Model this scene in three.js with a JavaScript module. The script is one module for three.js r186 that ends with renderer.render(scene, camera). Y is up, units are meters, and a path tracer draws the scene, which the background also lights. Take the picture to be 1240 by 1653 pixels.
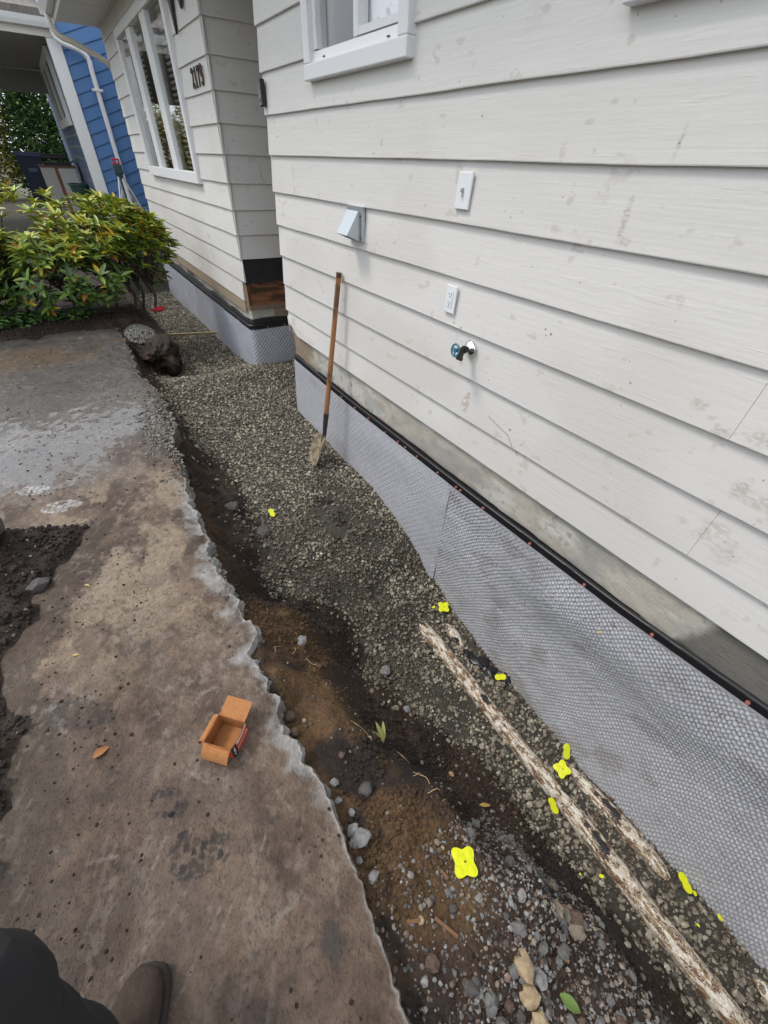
import * as THREE from 'three';
import { mergeGeometries, mergeVertices, toCreasedNormals } from 'three/addons/utils/BufferGeometryUtils.js';
import { MarchingCubes } from 'three/addons/objects/MarchingCubes.js';
import { RoundedBoxGeometry } from 'three/addons/geometries/RoundedBoxGeometry.js';

// ---------------------------------------------------------------- camera, sky, sun, exposure
const scene = new THREE.Scene();
const camera = new THREE.PerspectiveCamera(102.97, 768 / 1024, 0.02, 400);
camera.position.set(-1.42, 1.5, 0);
{ // the phone: turned 34.9 degrees towards the wall, 40.45 down, rolled 2.4
  const yaw = 34.934 * Math.PI / 180, pit = 40.452 * Math.PI / 180;
  camera.up.set(0, 1, 0);
  camera.lookAt(-1.42 + Math.sin(yaw) * Math.cos(pit), 1.5 - Math.sin(pit), -Math.cos(yaw) * Math.cos(pit));
  camera.rotateZ(2.409 * Math.PI / 180);
}
const SUN = new THREE.Vector3(-0.43, 0.84, -0.34).normalize();
{ // overcast sky, a little brighter round the veiled sun
  const W = 256, Hh = 128, d = new Float32Array(W * Hh * 4), v = new THREE.Vector3();
  for (let j = 0; j < Hh; j++) for (let i = 0; i < W; i++) {
    const el = ((j + .5) / Hh - .5) * Math.PI, az = ((i + .5) / W - .5) * 2 * Math.PI;
    v.set(Math.cos(el) * Math.cos(az), Math.sin(el), Math.cos(el) * Math.sin(az));
    const up = Math.max(0, v.y), c = Math.max(0, v.dot(SUN));
    const L = (0.8 + 0.26 * up) * (1 + 0.3 * Math.pow(c, 6));
    const k = (j * W + i) * 4;
    d[k] = L * 0.94; d[k + 1] = L * 0.985; d[k + 2] = L * 1.06; d[k + 3] = 1;
  }
  const t = new THREE.DataTexture(d, W, Hh, THREE.RGBAFormat, THREE.FloatType);
  t.mapping = THREE.EquirectangularReflectionMapping; t.magFilter = THREE.LinearFilter; t.needsUpdate = true;
  scene.background = t; scene.environment = t;
}
const sun = new THREE.DirectionalLight(0xfff6ec, 1.15);
sun.position.copy(SUN).multiplyScalar(30).add(new THREE.Vector3(-1, 0, -3)); sun.target.position.set(-1, 0, -3);
sun.castShadow = true; sun.shadow.radius = 26;
sun.shadow.mapSize.set(2048, 2048);
Object.assign(sun.shadow.camera, { left: -16, right: 16, top: 16, bottom: -16, near: 1, far: 80 });
scene.add(sun, sun.target);
const renderer = new THREE.WebGLRenderer({ antialias: true });
renderer.toneMapping = THREE.LinearToneMapping;
renderer.toneMappingExposure = 1.6;
renderer.shadowMap.enabled = true;

// ---------------------------------------------------------------- helpers
function mulberry(a) { return () => { a |= 0; a = a + 0x6D2B79F5 | 0; let t = Math.imul(a ^ a >>> 15, 1 | a); t = t + Math.imul(t ^ t >>> 7, 61 | t) ^ t; return ((t ^ t >>> 14) >>> 0) / 4294967296; }; }
const rnd = mulberry(2179), R = (a, b) => a + (b - a) * rnd();
const clamp = (x, a = 0, b = 1) => x < a ? a : x > b ? b : x;
const lerp = (a, b, t) => a + (b - a) * t;
const smooth = (a, b, x) => { const t = clamp((x - a) / (b - a)); return t * t * (3 - 2 * t); };
function hash(x, y, z) { let h = Math.imul(x, 374761393) ^ Math.imul(y, 668265263) ^ Math.imul(z, 1274126177); h = Math.imul(h ^ h >>> 13, 1274126177); return ((h ^ h >>> 16) >>> 0) / 4294967296; }
function vn(x, y, s = 0, px = 0, py = 0) {      // value noise, optional period in cells
  let xi = Math.floor(x), yi = Math.floor(y); const fx = x - xi, fy = y - yi, ux = fx * fx * (3 - 2 * fx), uy = fy * fy * (3 - 2 * fy);
  let x1 = xi + 1, y1 = yi + 1;
  if (px) { xi = ((xi % px) + px) % px; x1 = ((x1 % px) + px) % px; }
  if (py) { yi = ((yi % py) + py) % py; y1 = ((y1 % py) + py) % py; }
  const a = hash(xi, yi, s), b = hash(x1, yi, s), c = hash(xi, y1, s), d = hash(x1, y1, s);
  return a + (b - a) * ux + (c - a) * uy + (a - b - c + d) * ux * uy;
}
function fbm(x, y, o = 4, s = 0, px = 0, py = 0) { let v = 0, a = .5, t = 0; for (let i = 0; i < o; i++) { v += a * vn(x, y, s + i * 17, px, py); t += a; a *= .5; x *= 2; y *= 2; px *= 2; py *= 2; } return v / t; }
function vn3(x, y, z, s = 0) { const zi = Math.floor(z), f = z - zi, u = f * f * (3 - 2 * f); return lerp(vn(x, y, s + zi * 131), vn(x, y, s + (zi + 1) * 131), u); }
function curve(pts) { return x => { if (x <= pts[0][0]) return pts[0][1]; for (let i = 1; i < pts.length; i++) if (x <= pts[i][0]) { const t = (x - pts[i - 1][0]) / (pts[i][0] - pts[i - 1][0]); return lerp(pts[i - 1][1], pts[i][1], t); } return pts[pts.length - 1][1]; }; }
const s2l = c => c <= .04045 ? c / 12.92 : Math.pow((c + .055) / 1.055, 2.4);
const l2s = c => c <= .0031308 ? c * 12.92 : 1.055 * Math.pow(c, 1 / 2.4) - .055;
function tex(w, h, fn, srgb = true) {           // fn(u,v) -> linear rgb or grey 0..1
  const d = new Uint8Array(w * h * 4);
  for (let j = 0; j < h; j++) for (let i = 0; i < w; i++) {
    let c = fn((i + .5) / w, (j + .5) / h), k = (j * w + i) * 4;
    if (typeof c === 'number') c = [c, c, c];
    for (let q = 0; q < 3; q++) d[k + q] = 255 * (srgb ? l2s(clamp(c[q])) : clamp(c[q]));
    d[k + 3] = 255;
  }
  const t = new THREE.DataTexture(d, w, h); t.wrapS = t.wrapT = THREE.RepeatWrapping; t.magFilter = THREE.LinearFilter; t.minFilter = THREE.LinearMipmapLinearFilter; t.generateMipmaps = true;
  if (srgb) t.colorSpace = THREE.SRGBColorSpace; t.needsUpdate = true; return t;
}
const mix3 = (a, b, t) => [lerp(a[0], b[0], t), lerp(a[1], b[1], t), lerp(a[2], b[2], t)];
const mul3 = (a, k) => [a[0] * k, a[1] * k, a[2] * k];
const lin = (r, g, b) => new THREE.Color().setRGB(r, g, b);
const M = (o) => { const m = new THREE.MeshPhysicalMaterial(Object.assign({ roughness: .8, metalness: 0 }, o)); if (Array.isArray(o.color)) m.color = lin(...o.color); return m; };
const MM = (o) => { if (Array.isArray(o.color)) o.color = lin(...o.color); return new THREE.MeshPhysicalMaterial(Object.assign({ roughness: .8, side: THREE.DoubleSide }, o)); };
const taken = {};
function numbered(n) { const k = taken[n] = (taken[n] ?? -1) + 1; return k ? n + '_' + String(k).padStart(3, '0') : n; }
function mesh(name, geo, mat, parent) {
  const m = new THREE.Mesh(geo, mat); m.castShadow = m.receiveShadow = true;
  if (!parent || parent === scene) { m.name = numbered(name); scene.add(m); } else { m.name = name; parent.add(m); }
  return m;
}
function thing(name, label, category, pos = [0, 0, 0], group) {
  const o = new THREE.Group(); o.name = numbered(name); o.position.set(...pos); o.userData = { label, category }; if (group) o.userData.group = group; scene.add(o); return o;
}
function tag(o, label, category, group) { o.userData.label = label; o.userData.category = category; if (group) o.userData.group = group; return o; }
function structure(o, kind = 'structure') { o.userData.kind = kind; return o; }
const G = (g) => g.index ? g.toNonIndexed() : g;
function merge(list) { const l = list.map(g => { g = G(g); for (const k of Object.keys(g.attributes)) if (!['position', 'normal', 'uv'].includes(k)) g.deleteAttribute(k); return g; }); return l.length === 1 ? l[0] : mergeGeometries(l, false); }
function box(x0, x1, y0, y1, z0, z1) { const g = new THREE.BoxGeometry(x1 - x0, y1 - y0, z1 - z0); g.translate((x0 + x1) / 2, (y0 + y1) / 2, (z0 + z1) / 2); return g; }
function rbox(x0, x1, y0, y1, z0, z1, r = .004, s = 2) { const g = new RoundedBoxGeometry(x1 - x0, y1 - y0, z1 - z0, s, r); g.translate((x0 + x1) / 2, (y0 + y1) / 2, (z0 + z1) / 2); return g; }
const V = (x, y, z) => new THREE.Vector3(x, y, z);
function tube(pts, r, seg = 24, rs = 8) { return new THREE.TubeGeometry(new THREE.CatmullRomCurve3(pts.map(p => V(...p))), seg, r, rs, false); }
function rod(a, b, r0, r1 = r0, n = 12, open = false) { // tapered bar from a to b
  const A = V(...a), B = V(...b), d = B.clone().sub(A), g = new THREE.CylinderGeometry(r1, r0, d.length(), n, 1, open);
  g.translate(0, d.length() / 2, 0); g.applyQuaternion(new THREE.Quaternion().setFromUnitVectors(V(0, 1, 0), d.normalize())); g.translate(A.x, A.y, A.z); return g;
}
function beamBox(a, b, w, h) { const A = V(...a), B = V(...b), d = B.clone().sub(A), L = d.length(), g = new THREE.BoxGeometry(w, L, h); g.translate(0, L / 2, 0); g.applyQuaternion(new THREE.Quaternion().setFromUnitVectors(V(0, 1, 0), d.normalize())); g.translate(A.x, A.y, A.z); return g; }
function gridGeo(nu, nv, fn, uvf) {            // fn(i/nu, j/nv) -> [x,y,z]
  const p = [], uv = [], ix = [];
  for (let j = 0; j <= nv; j++) for (let i = 0; i <= nu; i++) { const q = fn(i / nu, j / nv); p.push(q[0], q[1], q[2]); const t = uvf ? uvf(i / nu, j / nv, q) : [i / nu, j / nv]; uv.push(t[0], t[1]); }
  for (let j = 0; j < nv; j++) for (let i = 0; i < nu; i++) { const a = j * (nu + 1) + i, b = a + 1, c = a + nu + 1, d = c + 1; ix.push(a, b, d, a, d, c); }
  const g = new THREE.BufferGeometry(); g.setAttribute('position', new THREE.Float32BufferAttribute(p, 3)); g.setAttribute('uv', new THREE.Float32BufferAttribute(uv, 2)); g.setIndex(ix); g.computeVertexNormals(); return g;
}
function stoneGeo(seed, det = 0, flat = .7, rough = .3) { // angular stone, unit radius
  const g = new THREE.IcosahedronGeometry(1, det), p = g.attributes.position;
  for (let i = 0; i < p.count; i++) {
    const x = p.getX(i), y = p.getY(i), z = p.getZ(i), h = (a) => hash(Math.round(x * 50), Math.round(y * 50), Math.round(z * 50) * 7 + seed * 31 + a);
    const k = 1 - rough + 2 * rough * h(1); p.setXYZ(i, (x + rough * .5 * (h(2) - .5)) * k, (y + rough * .5 * (h(3) - .5)) * k * flat, (z + rough * .5 * (h(4) - .5)) * k * .85);
  }
  g.computeVertexNormals(); return g;
}
function softStone(seed, flat = .7, amp = .25) {  // rounded cobble or clod with smooth shading
  let g = new THREE.IcosahedronGeometry(1, 3); g.deleteAttribute('uv'); g.deleteAttribute('normal'); g = mergeVertices(g, 1e-4); const p = g.attributes.position;
  for (let i = 0; i < p.count; i++) { const x = p.getX(i), y = p.getY(i), z = p.getZ(i); const k = 1 + amp * (2 * vn3(x * 1.4 + 9, y * 1.4 + 9, z * 1.4 + 9, seed) - 1) + amp * .35 * (2 * vn3(x * 4 + 9, y * 4 + 9, z * 4 + 9, seed + 5) - 1); p.setXYZ(i, x * k, y * k * flat, z * k * .85); }
  g.computeVertexNormals(); const n = p.count, uv = new Float32Array(n * 2); for (let i = 0; i < n; i++) { uv[2 * i] = p.getX(i) * .5; uv[2 * i + 1] = p.getZ(i) * .5 + p.getY(i) * .3; } g.setAttribute('uv', new THREE.BufferAttribute(uv, 2)); return g;
}

// ---------------------------------------------------------------- textures of the ground
const seg = (px, pz, ax, az, bx, bz) => { const dx = bx - ax, dz = bz - az, t = clamp(((px - ax) * dx + (pz - az) * dz) / (dx * dx + dz * dz)); return Math.hypot(px - ax - dx * t, pz - az - dz * t); };
function lugPrint(x, z, cx, cz, ang, len, wid, cell, seed) { // muddy boot sole: staggered lugs inside a sole outline
  const c = Math.cos(ang), s = Math.sin(ang), dx = x - cx, dz = z - cz, a = (dx * c + dz * s) / (len / 2), b = (-dx * s + dz * c) / (wid / 2);
  const wob = .9 * (fbm(x * 45, z * 45, 3, seed) - .5);
  if (a * a + b * b * (1 + .3 * clamp(a, -1, 1)) + wob > 1) return 0;
  const u = (dx * c + dz * s) / cell, row = Math.floor(u), w = (-dx * s + dz * c) / cell + (row & 1) * .5, q = Math.floor(w);
  const fu = u - row - .5, fw = w - q - .5, r = .36 + .2 * hash(row, q, seed);
  return hash(q, row, seed + 3) < .14 ? 0 : smooth(r + .1, r - .1, Math.max(Math.abs(fu), Math.abs(fw) * .9 + .25 * Math.abs(fu)) + .75 * (fbm(x * 110, z * 110, 3, seed) - .5)) * (.55 + .45 * hash(q, row, seed + 6));
}
const edgeX = curve([[-6.4, -1.2], [-5.3, -1.215], [-4.97, -1.231], [-4.23, -1.234], [-3.48, -1.187], [-3.03, -1.209], [-2.77, -1.275], [-2.15, -1.288], [-1.63, -1.31], [-1.29, -1.31], [-1.17, -1.29], [-1.09, -1.285], [-1.0, -1.341], [-.85, -1.336], [-.73, -1.36], [-.57, -1.336], [-.44, -1.307], [-.32, -1.32], [-.16, -1.328], [-.02, -1.348], [.09, -1.36], [1.6, -1.38]]);
const slabEdge = z => edgeX(z) + (.075 * (fbm(z * 5, 3.3, 3, 5) - .5) + .085 * (fbm(z * 17, 7.7, 5, 9) - .5)) * smooth(-.25, -.7, z) + .008 * (vn(z * 60, 1, 4) - .5);
const SX0 = -2.7, SXW = 1.62, SZ0 = -6.3, SZW = 7.9;
const scratches = [[-1.95, -.62, -1.86, -.585], [-1.83, -.46, -1.72, -.6], [-1.9, -.33, -1.62, -.46], [-1.8, -.22, -1.66, -.33], [-1.66, -.7, -1.6, -.62], [-1.62, -.27, -1.5, -.42], [-1.72, -.24, -1.62, -.33], [-1.5, -.72, -1.47, -.62], [-1.44, -.5, -1.42, -.42], [-1.47, -.24, -1.455, -.2]];
const wetAt = (x, z) => smooth(-2.35, -3.1, z + .9 * (fbm(x * 2.2, z * 1.6, 3, 71) - .5) + .5 * (fbm(x * 9, z * 7, 3, 73) - .5) + .25 * (x + 1.8));
const heapX = curve([[-2.55, -2.9], [-2.3, -2.25], [-2.16, -1.8], [-2.05, -1.78], [-1.9, -1.86], [-1.75, -1.97], [-1.44, -2.09], [-1.25, -2.09], [-1.12, -2.01], [-.95, -2.06], [-.83, -2.11], [-.7, -2.13], [-.3, -2.22], [.2, -2.3], [2.4, -2.3]]);
function slabLook(u, v) {
  const x = SX0 + u * SXW, z = SZ0 + v * SZW, e = slabEdge(z) - x;
  const n1 = fbm(x * 3, z * 2.2, 4, 21), n2 = fbm(x * 14, z * 12, 4, 33), n3 = fbm(x * 70, z * 60, 3, 44), n4 = vn(x * 330, z * 270, 55);
  const wet = wetAt(x, z);
  let c = mix3([.112, .076, .053], [.045, .0275, .018], smooth(.3, .7, n2 * .55 + n1 * .45));        // brown mud film
  const sandy = smooth(-.95, -1.5, z) * smooth(-2.9, -2.2, z);
  c = mix3(c, [.22, .168, .115], .8 * sandy * smooth(.42, .58, fbm(x * 8, z * 5, 4, 61)));          // pale sandy film
  c = mix3(c, [.12, .082, .058], (.35 + .4 * sandy) * smooth(.55, .68, fbm(x * 5 + 3, z * 3.4, 4, 62)));
  c = mix3(c, [.085, .082, .08], .75 * wet);
  const puddle = smooth(-4.5, -4.9, z + .3 * (n1 - .5)) * smooth(-5.5, -5.2, z);
  c = mix3(c, [.12, .085, .05], .75 * puddle * smooth(.35, .55, fbm(x * 2.4, z * 3.5, 3, 66)));
  c = mul3(c, .42 + .7 * n3 + .5 * n4);
  // dark mud spots and crumbs pressed flat
  c = mix3(c, [.05, .037, .028], .7 * smooth(.66, .82, fbm(x * 30 + 2 * n2, z * 26, 4, 81)));
  c = mix3(c, [.045, .033, .026], .8 * smooth(.86, .92, vn(x * 75 + 3 * n2, z * 66, 83)) * smooth(.4, .6, n2));
  c = mix3(c, [.07, .053, .042], .5 * smooth(.5, .72, fbm(x * 5.2, z * 5, 6, 88)) * smooth(-2.4, -1.2, z));
  if (z > -2.45 && z < .4) { const hd = x - heapX(z) + .3 * (fbm(x * 7, z * 6, 5, 211) - .5); c = mix3(c, mul3([.045, .03, .021], .6 + .8 * n3), .85 * smooth(.13, .05, hd + .12 * (fbm(x * 45, z * 40, 3, 213) - .5))); } // trodden soil beside the heap
  // pale scuffs where the film is rubbed off
  c = mix3(c, [.22, .19, .16], .22 * smooth(.56, .76, fbm((x * .5 - z * .87) * 7, (x * .87 + z * .5) * 46, 4, 91)) * smooth(.4, .6, n3));
  c = mix3(c, [.21, .185, .16], .55 * smooth(.5, .78, fbm(x * 48, z * 44, 5, 92)) * smooth(.4, .65, fbm(x * 5, z * 4.4, 4, 94)));
  c = mix3(c, [.03, .022, .017], .75 * smooth(.84, .9, vn(x * 130 + 4 * n3, z * 118, 97)) * smooth(.35, .6, fbm(x * 7, z * 6, 3, 98)));
  for (const s of scratches) { const d = seg(x, z, ...s); if (d < .02) c = mix3(c, [.32, .28, .25], .5 * smooth(.012, .001, d + .012 * fbm(x * 90, z * 90, 2, 95)) * (.3 + .7 * vn(x * 200, z * 200, 96))); }
  // freshly broken, bare grey concrete by the edge
  const fresh = smooth(.075, .0, e + .2 * (fbm(x * 13, z * 13, 5, 101) - .46)) * smooth(-.15, -.6, z) * smooth(-2.6, -1.9, z) + .6 * smooth(.01, .0, e + .02 * (n2 - .5));
  c = mix3(c, mul3([.28, .275, .265], .55 + .6 * n3 + .25 * n4), clamp(.82 * fresh * (1 - .6 * wet)));
  // prints
  const P = (m, col, k) => { if (m > 0) c = mix3(c, col, m * k); };
  if (z > -1 && z < -.3) { P(lugPrint(x, z, -1.68, -.475, .45, .17, .12, .024, 7), [.012, .01, .009], .95); P(lugPrint(x, z, -1.725, -.645, .9, .12, .075, .021, 8), [.014, .011, .01], .95); }
  if (z > -1.4 && z < -.9) P(lugPrint(x, z, -1.92, -1.08, .6, .22, .11, .03, 9), [.02, .015, .012], .85);
  if (z < -2) { P(lugPrint(x, z, -1.91, -2.41, .3, .2, .11, .032, 10), [.42, .43, .44], .7); P(lugPrint(x, z, -2.05, -2.66, .3, .16, .1, .032, 11), [.42, .43, .44], .6); }
  const d1 = Math.hypot((x + 1.445) / .028, (z + .11) / .045) + .5 * (n2 - .5) + .5 * (n3 - .5); c = mix3(c, [.04, .032, .027], .85 * smooth(1.15, .8, d1));
  return { c, wet, puddle, n3, fresh };
}
const slabMap = tex(760, 1640, (u, v) => slabLook(u, v).c);
const slabRough = tex(384, 768, (u, v) => { const x = SX0 + u * SXW, z = SZ0 + v * SZW, w = wetAt(x, z); return lerp(.62 + .3 * fbm(x * 9, z * 8, 4, 113), .2 + .3 * fbm(x * 12, z * 10, 4, 111), w); }, false);
const slabBump = tex(512, 512, (u, v) => .55 * fbm(u * 40, v * 40, 4, 7, 40, 40) + .3 * vn(u * 128, v * 128, 8, 128, 128) - .6 * smooth(.78, .85, vn(u * 90, v * 90, 10, 90, 90)), false);
const soilTile = tex(1024, 1024, (u, v) => { // neutral grain, tinted by vertex colours
  let k = .45 + .6 * fbm(u * 12, v * 12, 5, 3, 12, 12); k *= .65 + .6 * vn(u * 110, v * 110, 9, 110, 110);
  let c = [k, k * lerp(.93, 1, vn(u * 20, v * 20, 4, 20, 20)), k * lerp(.85, 1, vn(u * 20, v * 20, 5, 20, 20))];
  c = mix3(c, [1, .93, .82], .55 * smooth(.9, .95, vn(u * 140, v * 140, 13, 140, 140)));
  return c;
});
const soilBump = tex(1024, 1024, (u, v) => .5 * fbm(u * 14, v * 14, 5, 3, 14, 14) + .3 * fbm(u * 90, v * 90, 3, 6, 90, 90) + .25 * smooth(.8, .95, vn(u * 140, v * 140, 13, 140, 140)), false);
const soilMat = M({ map: soilTile, bumpMap: soilBump, bumpScale: .012, roughness: .82, vertexColors: true });

// ---------------------------------------------------------------- trench, banks, spoil
const ST = [
  [-10.5, [[-1.6, .0], [1.3, 0]]],
  [-9.95, [[-1.6, .0], [-.85, 0], [-.74, -.25], [-.62, -.53], [1.3, -.53]]],
  [-6.4, [[-1.6, .0], [-.85, 0], [-.74, -.25], [-.62, -.49], [1.3, -.49]]],
  [-5.6, [[-1.6, -.06], [-.9, -.05], [-.76, -.3], [-.64, -.47], [1.3, -.47]]],
  [-5.1, [[-1.6, -.12], [-1.22, -.12], [-1.08, -.32], [-.9, -.42], [-.5, -.44], [1.3, -.42]]],
  [-4.6, [[-1.6, -.12], [-1.22, -.12], [-1.12, -.24], [-1.0, -.32], [0, -.315], [1.3, -.31]]],
  [-3.9, [[-1.6, -.12], [-1.24, -.12], [-1.16, -.27], [-1.05, -.37], [1.3, -.37]]],
  [-3.3, [[-1.6, -.12], [-1.22, -.12], [-1.12, -.3], [-1.0, -.42], [1.3, -.415]]],
  [-2.56, [[-1.6, -.12], [-1.28, -.12], [-1.1, -.34], [-.9, -.45], [1.3, -.44]]],
  [-2.1, [[-1.6, -.12], [-1.3, -.12], [-1.13, -.34], [-.97, -.48], [1.3, -.465]]],
  [-1.9, [[-1.6, -.12], [-1.31, -.12], [-1.2, -.36], [-1.08, -.52], [1.3, -.51]]],
  [-1.67, [[-1.6, -.12], [-1.31, -.12], [-1.2, -.38], [-1.06, -.6], [1.3, -.58]]],
  [-1.4, [[-1.6, -.1], [-1.31, -.1], [-1.14, -.32], [-.92, -.58], [-.7, -.74], [1.3, -.76]]],
  [-1.12, [[-1.6, -.08], [-1.3, -.09], [-1.12, -.26], [-.93, -.6], [-.75, -.86], [1.3, -.89]]],
  [-.82, [[-1.6, -.08], [-1.34, -.09], [-1.1, -.24], [-.92, -.58], [-.66, -.88], [1.3, -.9]]],
  [-.5, [[-1.6, -.08], [-1.34, -.08], [-1.1, -.17], [-.97, -.42], [-.8, -.7], [-.58, -.88], [1.3, -.9]]],
  [-.22, [[-1.6, -.08], [-1.33, -.08], [-.98, -.15], [-.91, -.4], [-.78, -.68], [-.48, -.88], [1.3, -.9]]],
  [.08, [[-1.6, -.09], [-1.34, -.09], [-.85, -.18], [-.76, -.42], [-.66, -.66], [-.47, -.89], [1.3, -.9]]],
  [.3, [[-1.6, -.1], [-1.36, -.1], [-1.0, -.2], [-.74, -.3], [-.62, -.56], [-.42, -.89], [1.3, -.9]]],
  [.6, [[-1.6, -.1], [-1.37, -.1], [-1.0, -.2], [-.8, -.3], [-.63, -.58], [-.4, -.89], [1.3, -.9]]],
  [2.6, [[-1.6, -.1], [-1.4, -.1], [-1.0, -.2], [-.8, -.3], [-.63, -.58], [-.4, -.89], [1.3, -.9]]],
].map(([z, p]) => [z, curve(p)]);
function Hbase(x, z) { let i = 1; while (i < ST.length - 1 && ST[i][0] < z) i++; const [z0, a] = ST[i - 1], [z1, b] = ST[i], t = smooth(0, 1, clamp((z - z0) / (z1 - z0))); return lerp(a(x), b(x), t); }
const gravelX = curve([[-10, -.63], [-6.4, -.63], [-5.6, -.66], [-5.1, -.98], [-4.6, -1.08], [-3.9, -1.06], [-3.3, -1.0], [-2.56, -.92], [-2.1, -.98], [-1.9, -1.1], [-1.67, -1.05], [-1.4, -.74], [-1.06, -.76], [-.82, -.68], [-.55, -.58], [-.41, -.5], [.02, -.5], [.43, -.44], [.75, -.42], [2.6, -.42]]);
function gravelIn(x, z) { return x - gravelX(z) + .22 * (fbm(x * 5, z * 5, 3, 131) - .5) * smooth(.3, -.3, z + .6); }   // > 0: gravel
function H(x, z) {
  const wx = x + .06 * (fbm(x * 4, z * 4, 3, 141) - .5), wz = z + .1 * (fbm(x * 3, z * 3, 3, 142) - .5);
  const bank = smooth(.04, -.1, gravelIn(x, z));
  return Hbase(wx, wz) + bank * (.13 * (fbm(x * 6, z * 6, 4, 143) - .5) * smooth(-.3, -.9, z) + .06 * (fbm(x * 8, z * 8, 4, 147) - .5) + .03 * (fbm(x * 30, z * 30, 3, 144) - .5)) + (1 - bank) * .045 * (fbm(x * 3.4, z * 3.4, 3, 145) - .5);
}
const DARK = [.024, .0145, .0105], OCHRE = [.112, .063, .025], MID = [.046, .027, .016];
function soilColour(x, z, y) {
  const n = fbm(x * 5, z * 5, 3, 151), m = fbm(x * 16, z * 16, 3, 152);
  let c = mix3(DARK, MID, smooth(.4, .65, n + .25 * (m - .5)));
  const o = (smooth(-1.0, -1.12, x) * smooth(-1.4, -1.2, z) * smooth(.1, -.05, z) * smooth(.35, .55, n + .5 * (m - .5) + .1)
    + smooth(.22, .08, Math.hypot((x + 1.1) * 1.1, (z + .08) * .9)) * .7 + smooth(-.9, -1.05, x) * smooth(-1.5, -1.3, z) * smooth(-.9, -1.05, z) * .8 + .45 * smooth(-1.15, -1.25, x) * smooth(-1.3, -1.5, z) * smooth(.45, .6, m));
  c = mix3(c, OCHRE, clamp(o));
  return c;
}
function paint(g, f) { const p = g.attributes.position, c = new Float32Array(p.count * 3); for (let i = 0; i < p.count; i++) { const q = f(p.getX(i), p.getZ(i), p.getY(i)); c[3 * i] = q[0]; c[3 * i + 1] = q[1]; c[3 * i + 2] = q[2]; } g.setAttribute('color', new THREE.BufferAttribute(c, 3)); return g; }
{
  const parts = [];
  for (const [z0, z1, dz, dx] of [[-10.5, -3, .05, .025], [-3, 2.4, .0125, .0125]]) {
    const nx = Math.round(2.9 / dx), nz = Math.round((z1 - z0) / dz);
    const arc = [];
    const g = gridGeo(nx, nz, (u, v) => { const x = -1.6 + 2.9 * u, z = z0 + (z1 - z0) * v; return [x, H(x, z), z]; }, (u, v, q) => {
      if (u === 0) arc.length = 0; const l = arc[arc.length - 1]; const s = l ? l[0] + Math.hypot(q[0] - l[1], q[1] - l[2]) : 0; arc.push([s, q[0], q[1]]); return [s / .8, q[2] / .8];
    });
    // winding so that the upper side faces up
    const ix = g.index.array; for (let i = 0; i < ix.length; i += 3) { const t = ix[i + 1]; ix[i + 1] = ix[i + 2]; ix[i + 2] = t; } g.computeVertexNormals();
    const soil = paint(g, (x, z, y) => gravelIn(x, z) > 0 ? [.055, .05, .04] : soilColour(x, z, y)); parts.push(soil);
  }
  const o = mesh('trench', mergeGeometries(parts), soilMat); structure(o);
}
// the walkway slab with its broken edge
{
  const zs = []; for (let z = -6.0; z < 2.4; z += z < -2.5 ? .012 : .006) zs.push(z);
  const nt = 46, p = [], uv = [], ix = [];
  zs.forEach((z, j) => {
    const e = slabEdge(z), ch = .3 + .7 * smooth(-.1, -.6, z);
    for (let i = 0; i <= nt; i++) {
      let x, y;
      if (i <= 30) { const t = i / 30; x = lerp(-2.65, e, 1 - Math.pow(1 - t, 1.9)); const d = e - x; y = -.003 * vn(x * 9, z * 9, 7) - ch * smooth(.06, 0, d) * (.004 + .032 * Math.pow(fbm(x * 24, z * 24, 3, 161), 1.6)) + .002 * (vn(x * 40, z * 40, 3) - .5); }
      else { const t = (i - 30) / (nt - 30), y0 = -ch * (.004 + .032 * Math.pow(fbm(e * 24, z * 24, 3, 161), 1.6)); y = lerp(y0, -.13, t); x = e + ch * (.03 * (fbm(z * 14, y * 30, 3, 163) - .35) + .018 * (vn(z * 70, y * 80, 164) - .5)) * Math.min(1, t * 5) + ch * t * .035 * fbm(z * 9, 5.5, 3, 167) - .008 * t; }
      p.push(x, y, z); uv.push((x + (i > 30 ? (y) * .2 : 0) - SX0) / SXW, (z - SZ0) / SZW);
    }
  });
  for (let j = 0; j < zs.length - 1; j++) for (let i = 0; i < nt; i++) { const a = j * (nt + 1) + i, b = a + 1, c = a + nt + 1, d = c + 1; ix.push(a, c, b, b, c, d); }
  const g = new THREE.BufferGeometry(); g.setAttribute('position', new THREE.Float32BufferAttribute(p, 3)); g.setAttribute('uv', new THREE.Float32BufferAttribute(uv, 2)); g.setIndex(ix); g.computeVertexNormals();
  slabBump.repeat.set(SXW / .5, SZW / .5);
  const o = mesh('walkway', g, M({ map: slabMap, roughnessMap: slabRough, roughness: 1, bumpMap: slabBump, bumpScale: .0035 })); structure(o);
}
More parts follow.
